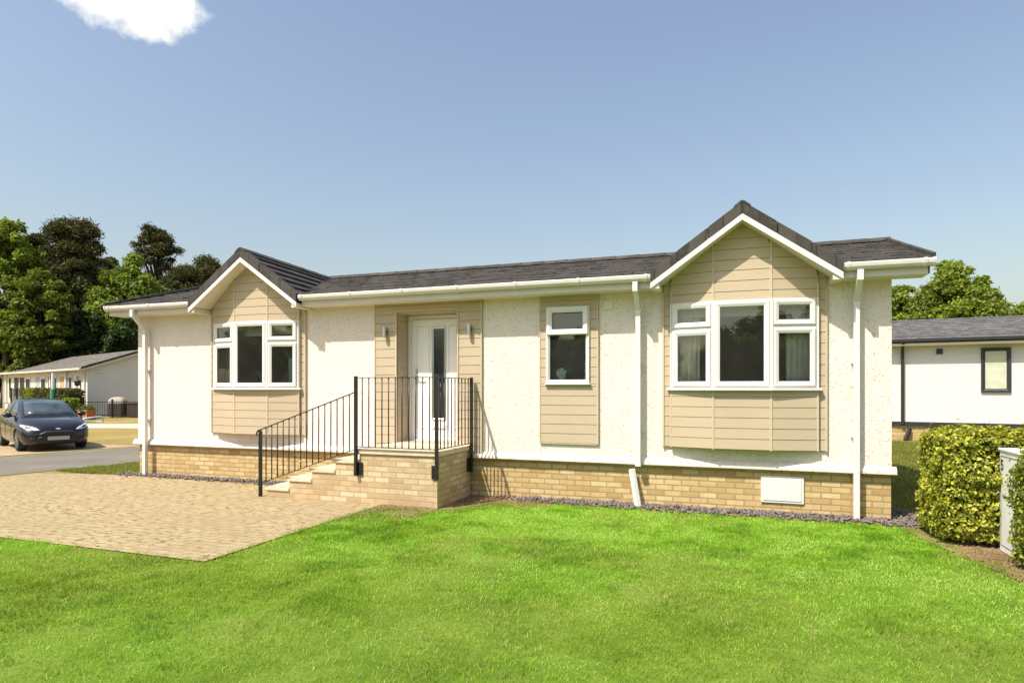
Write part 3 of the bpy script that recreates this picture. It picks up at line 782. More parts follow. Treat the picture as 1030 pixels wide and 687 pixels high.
# --- wall lamps
for u in (5.272, 6.703):
    lm_ = MB().tube([(u, -.085, 2.386), (u, -.085, 2.548)], .032, 20); o = lm_.build('wall_lamp', M['steel'], HOME, smooth=False)
    MB().box(u-.022, u+.022, -.06, -.032, 2.43, 2.505).build('lamp_mount', M['dgrey'], o, bevel=.003)

# curtains, blinds and ornaments seen behind the glass
def curtain(p0, p1, z0, z1, label, group, waves=5, amp=.03):
    c = MB(); n = waves*8; p0, p1 = Vector((*p0, 0)), Vector((*p1, 0)); d = (p1-p0); nr = Vector((d.y, -d.x, 0)).normalized()
    rows = 6
    for j in range(rows+1):
        z = z0+(z1-z0)*j/rows
        for i_ in range(n+1):
            s = i_/n; q = p0+d*s+nr*(amp*math.sin(s*waves*2*PI+.5*math.sin(j*1.1))*(1-.25*j/rows)+.01*math.sin(7*s+j)); c.v.append((q.x, q.y, z))
    for j in range(rows):
        for i_ in range(n): c.f.append((j*(n+1)+i_, j*(n+1)+i_+1, (j+1)*(n+1)+i_+1, (j+1)*(n+1)+i_)); c.m.append(0)
    o = c.build('curtain', M['curtain'], smooth=True, fix=False); m = o.modifiers.new('s', 'SOLIDIFY'); m.thickness = .004
    tag(o, label, 'curtain', group)
cg = 'curtains inside the bay windows'
curtain((9.66, .06), (9.98, .06), 1.61, 2.695, 'cream curtain drawn back behind the left light of the right bay window', cg, 5)
curtain((11.03, .06), (11.35, .06), 1.61, 2.695, 'cream curtain drawn back behind the right light of the right bay window', cg, 5)
curtain((1.80, .18), (2.08, .18), 1.45, 2.76, 'grey shaded curtain behind the narrow left light of the left bay window', cg, 6)
for u0, u1, z0, lb in ((2.43, 3.08, 2.50, 'pale blind rolled down a little behind the centre light of the left bay window'), (3.09, 3.68, 2.52, 'pale blind rolled down a little behind the right light of the left bay window'),
                   (9.64, 11.36, 2.55, 'pleated pale blind across the top of the right bay window')):
    b = thing('window_blind', lb, 'blind', (u0, .04, 2.78), group='blinds inside the bay windows')
    m = MB(); n = 7
    for j in range(n):
        za = 2.78-(2.78-z0)*j/n-2.78; zb_ = 2.78-(2.78-z0)*(j+1)/n-2.78
        m.quad((0, 0, za), (u1-u0, 0, za), (u1-u0, .012*(-1)**j, zb_+.0), (0, .012*(-1)**j, zb_))
    m.build('fabric', M['blind'], b, fix=False); MB().box(0, u1-u0, -.012, .012, z0-2.78-.02, z0-2.78).build('bottom_rail', M['white'], b)
sill = HOME
MB().box(1.95, 3.56, -.02, .30, 1.565, 1.595).box(9.70, 11.31, -.02, .30, 1.565, 1.595).box(7.91, 8.49, -.0, .20, 1.66, 1.68).build_each('inner_sill', M['white'], HOME)
vz = thing('tall_vase', 'tall blue grey vase behind the right light of the left bay window', 'vase', (3.42, .06, 1.595))
MB().lathe([(.045, 0), (.062, .05), (.066, .25), (.07, .47), (.066, .50), (.058, .49)], (0, 0, 0), 20).build('vase_body', M['vase'], vz, smooth=True)
lv = MB()
for k in range(9):
    a = k*2.1; r = .05+.03*(k % 3); z = .62+.05*(k % 4)
    lv.add([(0, 0, .46), (r*math.cos(a)-.02*math.sin(a), r*math.sin(a)+.02*math.cos(a), z-.05), (r*1.3*math.cos(a), r*1.3*math.sin(a), z), (r*math.cos(a)+.02*math.sin(a), r*math.sin(a)-.02*math.cos(a), z-.06)], [(0, 1, 2, 3)])
gl = N('houseplant_leaf'); gl.set(Base__Color=(.16, .30, .06, 1), Roughness=.5)
lv.build('foliage', gl.m, vz, fix=False)
pl = thing('spider_plant', 'small green spiky leaved plant inside the centre light of the left bay window', 'plant', (2.80, .04, 1.595))
MB().lathe([(.04, 0), (.055, .09), (.05, .09)], (0, 0, 0), 14).build('pot', M['vase'], pl)
lv = MB()
for k in range(16):
    a = k*2.4; l = .12+.015*(k % 5); h = .20+.03*(k % 4)
    c_, s_ = math.cos(a), math.sin(a)
    lv.add([(-.008*s_, .008*c_, .08), (.008*s_, -.008*c_, .08), (l*.5*c_+.008*s_, l*.5*s_-.008*c_, h), (l*.5*c_-.008*s_, l*.5*s_+.008*c_, h), (l*c_, l*s_, h*.85)], [(0, 1, 2, 3), (3, 2, 4)])
lv.build('foliage', gl.m, pl, fix=False)
fl = thing('flower_ornament', 'pale green white flower ornament in the lower corner of the small window', 'ornament', (8.09, .03, 1.68)); fl.scale = (1.35, 1., 1.35)
f_ = MB(); MB().lathe([(.03, 0), (.036, .04), (.03, .06)], (0, 0, 0), 12).build('pot', M['white'], fl)
for k in range(60):
    a = random.uniform(0, 2*PI); e = random.uniform(-.6, 1.5); r = random.uniform(.01, .052)
    c_ = Vector((math.cos(a)*math.cos(e)*r, math.sin(a)*math.cos(e)*r*.45, .09+math.sin(e)*r))
    f_.lathe([(.004, -.018), (.018, -.006), (.019, .006), (.006, .018)], c_, 7)
f_.build('bloom', M['rose'], fl, smooth=True)
cd = thing('amber_candle', 'low amber candle bowl on the sill of the small window', 'candle', (8.33, .05, 1.68))
MB().lathe([(.03, 0), (.045, .02), (.045, .035), (.03, .04)], (0, 0, 0), 14).build('bowl', M['orange'], cd, smooth=True)
orn = thing('fawn_ornament', 'tall fawn textured ornament at the right edge of the small window', 'ornament', (8.455, .05, 1.68))
MB().lathe([(.035, 0), (.05, .05), (.03, .11), (.045, .16), (.03, .21), (.045, .27), (.02, .34)], (0, 0, 0), 12).build('ornament_body', M['fawn'], orn, smooth=True)
# a little furniture inside the right bay
sf = thing('dark_sofa', 'dark sofa back inside the right bay window', 'sofa', (10.5, .9, .72))
MB().box(-1.0, 1.0, 0, .22, .1, 1.02).build('sofa_back', M['cover'], sf, bevel=.06); MB().box(-1.0, 1.0, .22, .9, .1, .5).build('seat', M['cover'], sf, bevel=.06)

# ------------------------------------------------------------------ PORCH STEPS
PF = -1.12; PR = 6.70
ST = thing('porch_steps', 'brick porch with four stone capped steps below the white door', 'steps', (5.3, -.56, 0))
ox, oy = -5.3, .56
bm_ = MB(); tr = [(3.90, .15), (4.295, .30), (4.69, .45), (5.085, .60), (5.48, .755)]
for j, (u, z) in enumerate(tr):
    e = tr[j+1][0] if j < 4 else PR
    bm_.box(u+ox+.02, e+ox+.02 if j < 4 else e+ox, PF+oy, -.03+oy if j == 4 else -.14+oy, -.05, z-.055)
bm_.build('brick_base', M['brick_step'], ST)
for j, (u, z) in enumerate(tr[:4]):
    e = tr[j+1][0]
    MB().box(u+ox-.02, e+ox+.018, PF+oy-.02, -.13+oy, z-.055, z).build('tread', M['coping'], ST, bevel=.008)
MB().box(5.46+ox, PR+ox+.025, PF+oy-.025, -.002+oy-.02, .685, .755).build('coping_slab', M['coping'], ST, bevel=.010)

# ------------------------------------------------------------------ RAILING
RA = thing('porch_railing', 'black metal railing with thin vertical bars on the porch and steps', 'railing', (5.3, -1.15, 0))
def rl(p): return Vector((p[0]-5.3, p[1]+1.15, p[2]))
PV = PF-.045
posts = [((3.83, PV, 0), .975), ((5.47, PV, .385), 1.765), ((6.715, PV, .385), 1.772), ((6.752, -.10, .36), 1.757)]
for p, zt in posts:
    MB().box(p[0]-5.3-.021, p[0]-5.3+.021, p[1]+1.15-.021, p[1]+1.15+.021, p[2], zt).build('post', M['black'], RA, bevel=.004)
bk = MB()
for u in (5.47, 6.715): bk.box(u-5.3-.02, u-5.3+.085 if u < 6 else u-5.3+.0, PF+1.15-.024, PF+1.15-.003, .39, .57)
bk.box(6.715-5.3-.09, 6.715-5.3, PF+1.15-.024, PF+1.15-.003, .39, .57); bk.box(6.703-5.3, 6.731-5.3, -.16+1.15, -.04+1.15, .37, .57)
for u, z in ((5.53, .44), (5.53, .52), (6.65, .44), (6.65, .52)): bk.tube([rl((u, PF-.024, z)), rl((u, PF-.036, z))], .011, 8)
bk.build_each('bracket', M['black'], RA, bevel=.003)
def rail_run(a, b, zta, ztb, zba, zbb, n, curl=False):
    A, B_ = Vector(a), Vector(b)
    p0 = rl((A.x, A.y, zta)); p1 = rl((B_.x, B_.y, ztb))
    tp = MB().bar(p0, p1, .040, .010)
    if curl: d = (p0-p1).normalized(); tp.tube([p0, p0+d*.05, p0+d*.075+Vector((0, 0, -.03)), p0+d*.06+Vector((0, 0, -.07))], .012, 8)
    tp.build('top_rail', M['black'], RA, bevel=.002)
    MB().bar(rl((A.x, A.y, zba)), rl((B_.x, B_.y, zbb)), .030, .010).build('bottom_rail', M['black'], RA, bevel=.002)
    for i_ in range(n):
        s = (i_+1)/(n+1); q = A+(B_-A)*s; zt = zta+(ztb-zta)*s; zb = zba+(zbb-zba)*s
        MB().tube([rl((q.x, q.y, zb)), rl((q.x, q.y, zt))], .0085, 8).build('baluster', M['black'], RA, smooth=True)
rail_run((3.83, PV, 0), (5.47, PV, 0), .985, 1.545, .195, .755, 15, True)
rail_run((5.47, PV, 0), (6.715, PV, 0), 1.742, 1.742, .785, .785, 11)
rail_run((6.715, PV, 0), (6.752, -.10, 0), 1.742, 1.735, .785, .785, 9)

# ------------------------------------------------------------------ FOLIAGE GENERATORS
def quads(name, C, Nn, size, aspect, col, mat, parent=None, fold=.25):
    """leaf cards: centre C, normal Nn, size, folded along the midrib (two quads -> four corner verts + ridge)"""
    n = len(C); Nn = Nn/np.linalg.norm(Nn, axis=1, keepdims=True)
    r = RNG.normal(size=(n, 3)); T = np.cross(Nn, r); T /= np.linalg.norm(T, axis=1, keepdims=True); B_ = np.cross(Nn, T)
    s = size[:, None]; w = s*aspect
    V = np.empty((n, 4, 3))
    V[:, 0] = C-T*s; V[:, 1] = C+B_*w+Nn*s*fold; V[:, 2] = C+T*s; V[:, 3] = C-B_*w+Nn*s*fold
    i_ = np.arange(n)[:, None]*4
    F3 = np.concatenate([i_+np.array([[0, 1, 2]]), i_+np.array([[0, 2, 3]])])
    return np_mesh(name, V.reshape(-1, 3), None, F3, mat, np.repeat(col, 4, 0), parent)

def crown_points(clumps, n, shell=.45):
    """clumps: array (k, 4+2) x,y,z,r, flat, tint -> points, outward normals, tint"""
    k = len(clumps); wts = clumps[:, 3]**2; idx = RNG.choice(k, n, p=wts/wts.sum())
    d = RNG.normal(size=(n, 3)); d /= np.linalg.norm(d, axis=1, keepdims=True)
    d[:, 2] = np.where(d[:, 2] < -.55, -d[:, 2], d[:, 2])
    rr = clumps[idx, 3]*(shell+(1.0-shell)*RNG.uniform(0, 1, n)**.6)*(1+.28*np.abs(RNG.normal(0, 1, n)))
    off = d*rr[:, None]; off[:, 2] *= clumps[idx, 4]
    return clumps[idx, :3]+off, d, clumps[idx, 5], idx

def limbs(mb, base_h, tips, r0, seed=0):
    rnd = random.Random(seed); top = max(t[2] for t in tips)
    tr = [Vector((0, 0, -.1))]; x = y = 0.
    for k in range(1, 7):
        x += rnd.gauss(0, .05*base_h/3); y += rnd.gauss(0, .05*base_h/3); tr.append(Vector((x, y, top*.85*k/6)))
    rs = [r0*(1-.13*k) for k in range(7)]; rs[0] *= 1.25
    mb.tube(tr, rs, 8)
    for t in tips:
        t = Vector(t); f = min(.92, max(.25, (t.z*.72)/(top*.85))); i_ = int(f*6); p = tr[i_].lerp(tr[min(6, i_+1)], f*6-i_)
        m = p.lerp(t, .5)+Vector((rnd.gauss(0, .15), rnd.gauss(0, .15), rnd.uniform(-.1, .35)))
        mb.tube([p, m, t], [r0*.38*(1-.6*f)+.02, r0*.2*(1-.5*f)+.015, .015], 5)

def broadleaf(name, label, loc, h, rw, cdark, clight, n=16000, leaf=.16, seed=1, group=None, base=.28, nclump=60, cat='tree', shape=1.):
    n = int(n*2.4); leaf *= .62
    rnd = np.random.default_rng(seed)
    T = thing(name, label, cat, loc, rnd.uniform(0, 6), group)
    zc = h*(1+base)/2; rz = h*(1-base)/2
    cl = []
    while len(cl) < nclump*2.6:
        d = rnd.normal(size=3); d /= np.linalg.norm(d); rr = rnd.uniform(.2, 1.)**.45*rnd.uniform(.78, .98)
        taper = 1-.25*max(0, d[2])*shape
        p = np.array([d[0]*rw*rr*taper, d[1]*rw*rr*taper, zc+d[2]*rz*rr])
        cl.append([*p, rw*rnd.uniform(.09, .22), rnd.uniform(.75, 1.1), rnd.uniform(0, 1)])
    cl = np.array(cl)
    P, d, tint, _ = crown_points(cl, n)
    Nn = d*.7+rnd.normal(size=(n, 3))*.75; Nn[:, 2] += .3
    t = np.clip(tint*.6+rnd.uniform(0, 1, n)*.5, 0, 1)[:, None]
    col = np.array(cdark)*(1-t)+np.array(clight)*t
    mb = MB(); tips = [tuple(c[:3]) for c in cl[:26]]; limbs(mb, h*base, tips, .035*h*.55+.04, seed)
    mb.build('trunk', M['bark'], T, smooth=True)
    quads('crown', P, Nn, leaf*rnd.uniform(.6, 1.25, n), .55, col, M['leaf'], T)
    return T

def pine(name, label, loc, h, rw, n=15000, leaf=.28, seed=1, group=None, base=.45, nclump=34, airy=.8, cd=(.035, .044, .016), cl_=(.16, .155, .055)):
    n = int(n*2.6); leaf *= .55; nclump = int(nclump*1.5)
    rnd = np.random.default_rng(seed); T = thing(name, label, 'tree', loc, rnd.uniform(0, 6), group)
    cl = []
    for k in range(int(nclump*2.4)):
        z = h*(base+(1-base)*rnd.uniform(0, .97)); f = (z/h-base)/(1-base); R_ = rw*(1.0-.72*f**2.4)*(.55+.45*min(1, f*2.5))*rnd.uniform(.1, 1.)**.6
        a = rnd.uniform(0, 2*PI); cl.append([R_*math.cos(a), R_*math.sin(a), z, rw*rnd.uniform(.08, .24), rnd.uniform(.4, .9), rnd.uniform(0, 1)])
    cl.append([0, 0, h*.95, rw*.32, .6, .5]); cl = np.array(cl)
    P, d, tint, _ = crown_points(cl, n, .25)
    P += rnd.normal(size=P.shape)*rw*.035
    t = np.clip(tint*.5+rnd.uniform(0, 1, n)*.6-.05, 0, 1)[:, None]
    col = np.array(cd)*(1-t)+np.array(cl_)*t
    mb = MB(); limbs(mb, h*base, [tuple(c[:3]-np.array([0, 0, c[3]*.2])) for c in cl], .02*h+.05, seed); mb.build('trunk', M['bark'], T, smooth=True)
    quads('crown', P, d+rnd.normal(size=P.shape)*.8, leaf*rnd.uniform(.5, 1.3, n), .22, col, M['needle'], T)
    return T

def pix(x, Y, ytop=None):
    X = (x-515)/640*Y; p = camw(X, Y)
    return p, (1.61+(389.5-ytop)*Y/640 if ytop is not None else 0)
GL = (.058, .085, .010); GB = (.235, .31, .034); GD = (.016, .028, .007); GM = (.06, .085, .018)
gl_ = 'woodland trees behind the left bungalow'
def wood(kind_, x, Y, yt, wpx, label, **kw):
    p, h = pix(x, Y, yt); rw = wpx/640*Y
    if kind_ == 'b': return broadleaf('broadleaf_tree', label, p, h, rw, kw.pop('cd', GL), kw.pop('cl', GB), group=gl_, **kw)
    return pine('pine_tree', label, p, h, rw, group=gl_, **kw)
wood('b', 6, 50, 208, 38, 'tall pale green tree at the left edge of the photo', n=17000, leaf=.26, seed=3, base=.12, nclump=60)
wood('p', 72, 62, 221, 39, 'broad dark pine with a dense flat topped crown', n=30000, leaf=.42, seed=5, base=.2, nclump=62)
wood('p', 38, 64, 236, 22, 'dark pine shouldering between the pale tree and the broad pine', n=10000, leaf=.42, seed=6, base=.35, nclump=26)
wood('b', 131, 54, 261, 43, 'rounded bright lime green tree right of the broad pine', n=20000, leaf=.25, seed=8, base=.2, nclump=64)
wood('p', 157, 76, 229, 31, 'airy pine with open branches standing above the lime green tree', n=9000, leaf=.42, seed=9, base=.42, nclump=24)
wood('p', 208, 76, 259, 32, 'pine partly hidden behind the left gable roof', n=13000, leaf=.42, seed=12, base=.1, nclump=40)
wood('p', 112, 80, 258, 16, 'small distant pine peeping between the broad pine and the airy pine', n=5000, leaf=.42, seed=13, base=.35, nclump=18)
wood('p', 100, 70, 262, 30, 'dark full pine filling the gap behind the lime green tree', n=14000, leaf=.42, seed=17, base=.1, nclump=44)
wood('p', 186, 70, 268, 32, 'dark low pine under the airy pine', n=12000, leaf=.42, seed=18, base=.05, nclump=40)
wood('p', 178, 84, 280, 22, 'low distant pine to the right of the airy pine', n=6000, leaf=.42, seed=14, base=.2, nclump=20)
wood('b', 42, 48, 262, 32, 'bushy mid green tree in front of the broad pine', n=15000, leaf=.25, seed=15, base=.1, nclump=50, cl=(.20, .245, .03))
wood('b', 128, 47.5, 318, 26, 'dark green bush above the roof beside the park home gutter', n=9000, leaf=.22, seed=16, base=.05, nclump=36, cd=GD, cl=(.06, .12, .025))
gu = 'dark understorey bushes behind the left bungalow'
for x, Y, yt, wp, lb, sd in ((6, 52, 300, 34, 'dark understorey bush at the far left above the bungalow roof', 21), (58, 51, 308, 30, 'dark understorey bush in the middle above the bungalow roof', 22), (92, 50, 312, 30, 'dark understorey bush above the right end of the bungalow roof', 23),
                             (30, 56, 292, 34, 'taller dark understorey bush below the bushy mid green tree', 24), (105, 58, 290, 34, 'taller dark understorey bush below the lime green tree', 25), (-30, 54, 262, 40, 'dark bush cut off by the left edge of the photo', 26), (172, 56, 288, 34, 'dark bush mostly hidden behind the left end of the park home', 27)):
    p, h = pix(x, Y, yt); broadleaf('understorey_bush', lb, p, h, wp/640*Y, GD, GM, n=9000, leaf=.27, seed=sd, group=gu, base=.0, nclump=44, cat='bush', shape=.6)
gr = 'broadleaf trees behind the right neighbour'
for x, Y, yt, wp, lb, sd, n in ((962, 44, 262, 44, 'large round green tree above the right neighbouring roof', 31, 24000), (905, 47, 279, 30, 'green tree beside the right gutter end of the park home', 32, 14000), (1046, 46, 292, 36, 'green tree cut off by the right edge of the photo', 33, 14000), (1003, 58, 300, 30, 'small tree between the large round tree and the right edge', 34, 7000)):
    p, h = pix(x, Y, yt); broadleaf('broadleaf_tree', lb, p, h, wp/640*Y, (.060, .082, .011), (.26, .335, .042), n=n, leaf=.23, seed=sd, group=gr, base=.1, nclump=70)
# trees across the green behind the viewer: they are what the window panes mirror
tb = [broadleaf('broadleaf_tree', 'tree across the green mirrored in the window panes', camw(-14, -30), 7.2, 3.4, GL, GB, n=6000, leaf=.30, seed=41, group='trees mirrored in the windows', base=.05, nclump=40)]
for X, Y in [(x_, -33+3*math.sin(x_*1.7)) for x_ in (-42, -38, -33.5, -29, -24.5, -20, -9.5, -5, -1, 3.5, 8, 12.5, 17, 21, 25.5, 30, 35, 40)]+[(-46+2*math.sin(y_), y_) for y_ in (-29, -25, -21, -17, -13, -9, -5, -1, 3, 7)]:
    r_ = dup(tb[0], camw(X, Y), X*.7, tb[0]['label']); r_.scale = (1., 1., random.uniform(.85, 1.2))

# ------------------------------------------------------------------ HEDGES AND CABINET ON THE RIGHT
def hedge(label, x0, x1, y0, y1, h, n, seed, leaf=.0225, cd=(.06, .09, .008), cl=(.56, .56, .062), round_=.03):
    rnd = np.random.default_rng(seed); cx_, cy_ = (x0+x1)/2, (y0+y1)/2
    T = thing('hedge', label, 'hedge', (cx_, cy_, 0), 0, 'clipped yellow green hedges by the cabinet')
    hx, hy = (x1-x0)/2, (y1-y0)/2
    faces = rnd.choice(5, n, p=np.array([hy*h, hy*h, hx*h, hx*h, hx*hy*2])/(2*hy*h+2*hx*h+2*hx*hy))
    a, b = rnd.uniform(-1, 1, n), rnd.uniform(-1, 1, n); dep = np.abs(rnd.normal(0, .07, n))-.035-(rnd.uniform(0, 1, n) < .04)*rnd.uniform(0, .075, n)
    P = np.empty((n, 3)); Nn = np.zeros((n, 3))
    for k, (ax, sg) in enumerate(((0, -1), (0, 1), (1, -1), (1, 1), (2, 1))):
        m = faces == k
        bump_ = (vnoise(a[m]*3.1+k*7, b[m]*3.1, seed)-.5)*.13+(vnoise(a[m]*9+k*7, b[m]*9, seed+1)-.5)*.06
        if ax == 0: P[m] = np.stack([sg*(hx-dep[m]+bump_), a[m]*hy, (b[m]+1)/2*h], 1)
        if ax == 1: P[m] = np.stack([a[m]*hx, sg*(hy-dep[m]+bump_), (b[m]+1)/2*h], 1)
        if ax == 2: P[m] = np.stack([a[m]*hx, b[m]*hy, h-dep[m]+bump_], 1)
        Nn[m, ax] = sg
    # round the shoulders, lift the skirt
    zt = P[:, 2]/h; k_ = 1-round_*np.clip((zt-.8)/.2, 0, 1)**2-.05*np.clip((.18-zt)/.18, 0, 1); P[:, 0] *= k_; P[:, 1] *= k_
    P[:, 2] = np.maximum(P[:, 2], .06+.05*rnd.uniform(0, 1, n))
    Nn += rnd.normal(size=(n, 3))*.65; Nn[:, 2] += .35
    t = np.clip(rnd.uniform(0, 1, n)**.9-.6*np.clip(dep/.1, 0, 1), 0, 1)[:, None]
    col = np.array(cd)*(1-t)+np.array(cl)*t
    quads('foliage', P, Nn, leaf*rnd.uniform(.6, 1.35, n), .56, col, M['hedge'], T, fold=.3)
    mb = MB()
    for k in range(int(60*hx*hy*4)+30):
        x, y = rnd.uniform(-hx*.85, hx*.85), rnd.uniform(-hy*.85, hy*.85)
        q = Vector((x*1.1, y*1.1, h*rnd.uniform(.6, .96))); mb.tube([(x*.7, y*.7, -.02), (x*.9, y*.9, h*.35), q], [.012, .008, .004], 5)
    mb.build('branches', M['bark'], T)
    return T
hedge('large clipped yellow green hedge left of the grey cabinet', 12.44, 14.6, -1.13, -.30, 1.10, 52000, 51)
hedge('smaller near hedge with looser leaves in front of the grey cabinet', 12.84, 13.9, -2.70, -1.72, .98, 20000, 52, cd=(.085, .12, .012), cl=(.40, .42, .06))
cb = thing('utility_cabinet', 'grey white utility cabinet numbered 5 standing between the two hedges', 'cabinet', (13.12, -1.40, 0))
MB().box(-.21, .21, -.235, .235, .0, .985).build('cabinet_body', M['cabinet'], cb, bevel=.006)
MB().box(-.222, .222, -.247, .247, .986, 1.012).build('lid', M['cabinet'], cb, bevel=.006)
MB().box(-.2135, -.2105, -.20, .20, .06, .064).box(-.2135, -.2105, -.20, .20, .935, .939).box(-.2135, -.2105, -.2, -.196, .06, .939).box(-.2135, -.2105, .196, .2, .06, .939).build('door_seam', M['dgrey'], cb)
MB().tube([(-.21, -.15, .55), (-.222, -.15, .55)], .014, 12).build('lock', M['steel'], cb)
fc = bpy.data.curves.new('number', 'FONT'); fc.body = '5'; fc.size = .145; fc.align_x = 'CENTER'; fc.align_y = 'CENTER'; fc.extrude = .0015
tmp = bpy.data.objects.new('tmp_number', fc); COL.objects.link(tmp); bpy.context.view_layer.update()
nme = bpy.data.meshes.new_from_object(tmp.evaluated_get(bpy.context.evaluated_depsgraph_get())); bpy.data.objects.remove(tmp)
nme.materials.clear(); nme.materials.append(M['black']); nu = bpy.data.objects.new('house_number', nme); COL.objects.link(nu)
nu.parent = cb; nu.location = (-.2125, .165, .845); nu.rotation_euler = (rad(90), 0, rad(-90))

# ------------------------------------------------------------------ LEFT NEIGHBOUR
LA = rad(-21.54); LO = Vector((-23.248, 16.205, 0))
LN = thing('neighbour_bungalow', 'long cream bungalow with grey roof behind the parked car', 'house', LO, LA)
LL = 20.6; LD = 6.2
MB().box(-LL, 0, 0, LD, .45, 2.62).build('wall', M['nwall'], LN)
w = MB(); w.prism([(0.0, .46), (LD, .46), (LD, 2.63), (LD/2, 3.78), (0, 2.63)], (.002, 0, 0), (.03, 0, 0), (0, 1, 0), (0, 0, 1)); w.build('gable_wall', M['ngable'], LN)
MB().box(-LL+.05, -.02, .06, LD-.05, -.1, .45).box(-.01, .02, .05, LD-.05, -.1, .45).build('plinth', M['nwhite'], LN)
r = MB(); n = 9; ez, rz_ = 2.66, 3.86
for i_ in range(n):
    t0, t1 = i_/n, (i_+1)/n; y0, y1 = -.35+(LD/2+.35)*t0, -.35+(LD/2+.35)*t1; z0, z1 = ez+(rz_-ez)*t0, ez+(rz_-ez)*t1
    r.quad((-LL-.3, y0, z0+.02), (.3, y0, z0+.02), (.3, y1, z1), (-LL-.3, y1, z1)); r.quad((-LL-.3, y0, z0-.01), (.3, y0, z0-.01), (.3, y0, z0+.02), (-LL-.3, y0, z0+.02))
r.quad((-LL-.3, LD/2, rz_), (.3, LD/2, rz_), (.3, LD+.35, ez), (-LL-.3, LD+.35, ez))
ro = r.build('roof', M['nroof'], LN, fix=False)
v = MB(); v.bar((.31, -.36, ez+.0), (.31, LD/2, rz_+.02), .05, .12); v.bar((.31, LD/2, rz_+.02), (.31, LD+.36, ez), .05, .12); v.build_each('verge_cap', M['verge'], ro)
v = MB(); v.bar((.29, -.34, ez-.10), (.29, LD/2, rz_-.10), .03, .09); v.bar((.29, LD/2, rz_-.10), (.29, LD+.34, ez-.10), .03, .09)
v.build_each('bargeboard', M['white_dirty'], ro)
MB().box(-LL-.3, .28, -.45, -.34, 2.56, 2.66).box(-LL-.25, .25, -.34, 0.02, 2.53, 2.56).build('gutter', M['white_dirty'], LN)
for u in (-.28, -LL+.3):
    MB().bar((u, -.39, 2.56), (u, -.05, 2.30), .08, .08).box(u-.04, u+.04, -.09, -.01, .0, 2.32).build('downpipe', M['white'], LN)
def nwin(u0, u1, z0, z1, fr=.07, door=False, glass='ndark', framem='white'):
    f = MB(); frame_rect(f, plane((u0, -.005), (u1, -.005), z0)[0], u1-u0, z1-z0, fr, .03); o = f.build('door' if door else 'window', M[framem], LN)
    MB().box(u0+fr*.9, u1-fr*.9, -.024, -.008, z0+fr*.8, z1-fr*.8).build('pane', M[glass], o)
nwin(-18.75, -18.0, .75, 2.35, .06); nwin(-17.1, -15.6, .9, 2.36); nwin(-15.4, -13.95, .9, 2.36); nwin(-13.8, -12.3, .75, 2.36, .2)
nwin(-11.1, -9.85, .9, 2.35, .1, glass='vase'); nwin(-9.75, -8.4, .62, 2.33, .2, True); nwin(-7.9, -7.3, .9, 2.33, .05)
nwin(-6.9, -5.85, .75, 2.33, .16); nwin(-5.4, -4.0, .62, 2.33, .1, True, glass='fawn'); nwin(-3.55, -2.75, .75, 2.3, .13)
MB().box(-7.25, -7.0, -.12, -.0, .45, 2.5).box(-3.9, -3.62, -.12, 0, .45, 2.5).box(-19.6, -19.2, -.12, 0, .45, 2.5).build_each('pilaster', M['white'], LN)
lt = MB(); lt.lathe([(.02, 0), (.12, .05), (.16, .3), (.05, .42), (.02, .5)], (-1.23, -.16, 1.66), 6).tube([(-1.23, -.02, 2.2), (-1.23, -.16, 2.2), (-1.23, -.16, 2.1)], .02, 6).tube([(-1.23, -.16, 1.36), (-1.23, -.16, 1.66)], .025, 6).lathe([(.02, 0), (.07, .04), (.02, .1)], (-1.23, -.16, 1.33), 6)
lt.build('wall_lantern', M['dgrey'], LN)
MB().lathe([(.05, 0), (.12, .03), (.12, .07), (.05, .1)], (.10, .55, 2.42), 12).build('gable_lamp', M['blind'], LN)
def lw(u, y, z=0): c, s = math.cos(LA), math.sin(LA); return (LO.x+u*c-y*s, LO.y+u*s+y*c, z)
# garden hedge in front of it
def small_foliage(name, label, cat, loc, rz, size, n, leaf, cd, cl, seed, group=None):
    rnd = np.random.default_rng(seed); T = thing(name, label, cat, loc, rz, group)
    P = rnd.uniform(-1, 1, (n, 3)); m = np.argmax(np.abs(P), 1); sgn = np.sign(P[np.arange(n), m]); P[np.arange(n), m] = sgn*(1-np.abs(rnd.normal(0, .1, n)))
    Nn = rnd.normal(size=(n, 3))*.6; Nn[np.arange(n), m] += sgn
    P = P*np.array(size)/2; P[:, 2] += size[2]/2
    t = rnd.uniform(0, 1, (n, 1)); quads('foliage', P, Nn, leaf*rnd.uniform(.6, 1.3, n), .6, np.array(cd)*(1-t)+np.array(cl)*t, M['leaf'], T)
    mb = MB()
    for k in range(14): x, y = rnd.uniform(-.4, .4)*size[0], rnd.uniform(-.4, .4)*size[1]; mb.tube([(x*.8, y*.8, -.02), (x, y, size[2]*.8)], [.02, .01], 5)
    mb.build('stem', M['bark'], T); return T
small_foliage('garden_hedge', 'dark clipped garden hedge in front of the bungalow windows', 'hedge', lw(-1.2, -1.1), LA, (6.5, .9, 1.52), 8000, .09, (.03, .045, .012), (.115, .11, .035), 61)
small_foliage('garden_hedge', 'yellow green end of the garden hedge beside the dark hedge', 'hedge', lw(-5.75, -1.1), LA, (2.5, .9, 1.55), 2500, .09, (.08, .11, .015), (.25, .27, .04), 62)
small_foliage('garden_shrub', 'bright green shrub beside the terracotta pots', 'shrub', lw(2.05, -1.3), LA, (.75, .6, 1.05), 1200, .08, (.09, .14, .015), (.28, .36, .05), 63)
small_foliage('garden_shrub', 'low variegated shrub left of the bright green shrub', 'shrub', lw(1.0, -1.6), LA, (1.1, .6, .85), 1200, .08, (.05, .07, .015), (.32, .27, .10), 64)
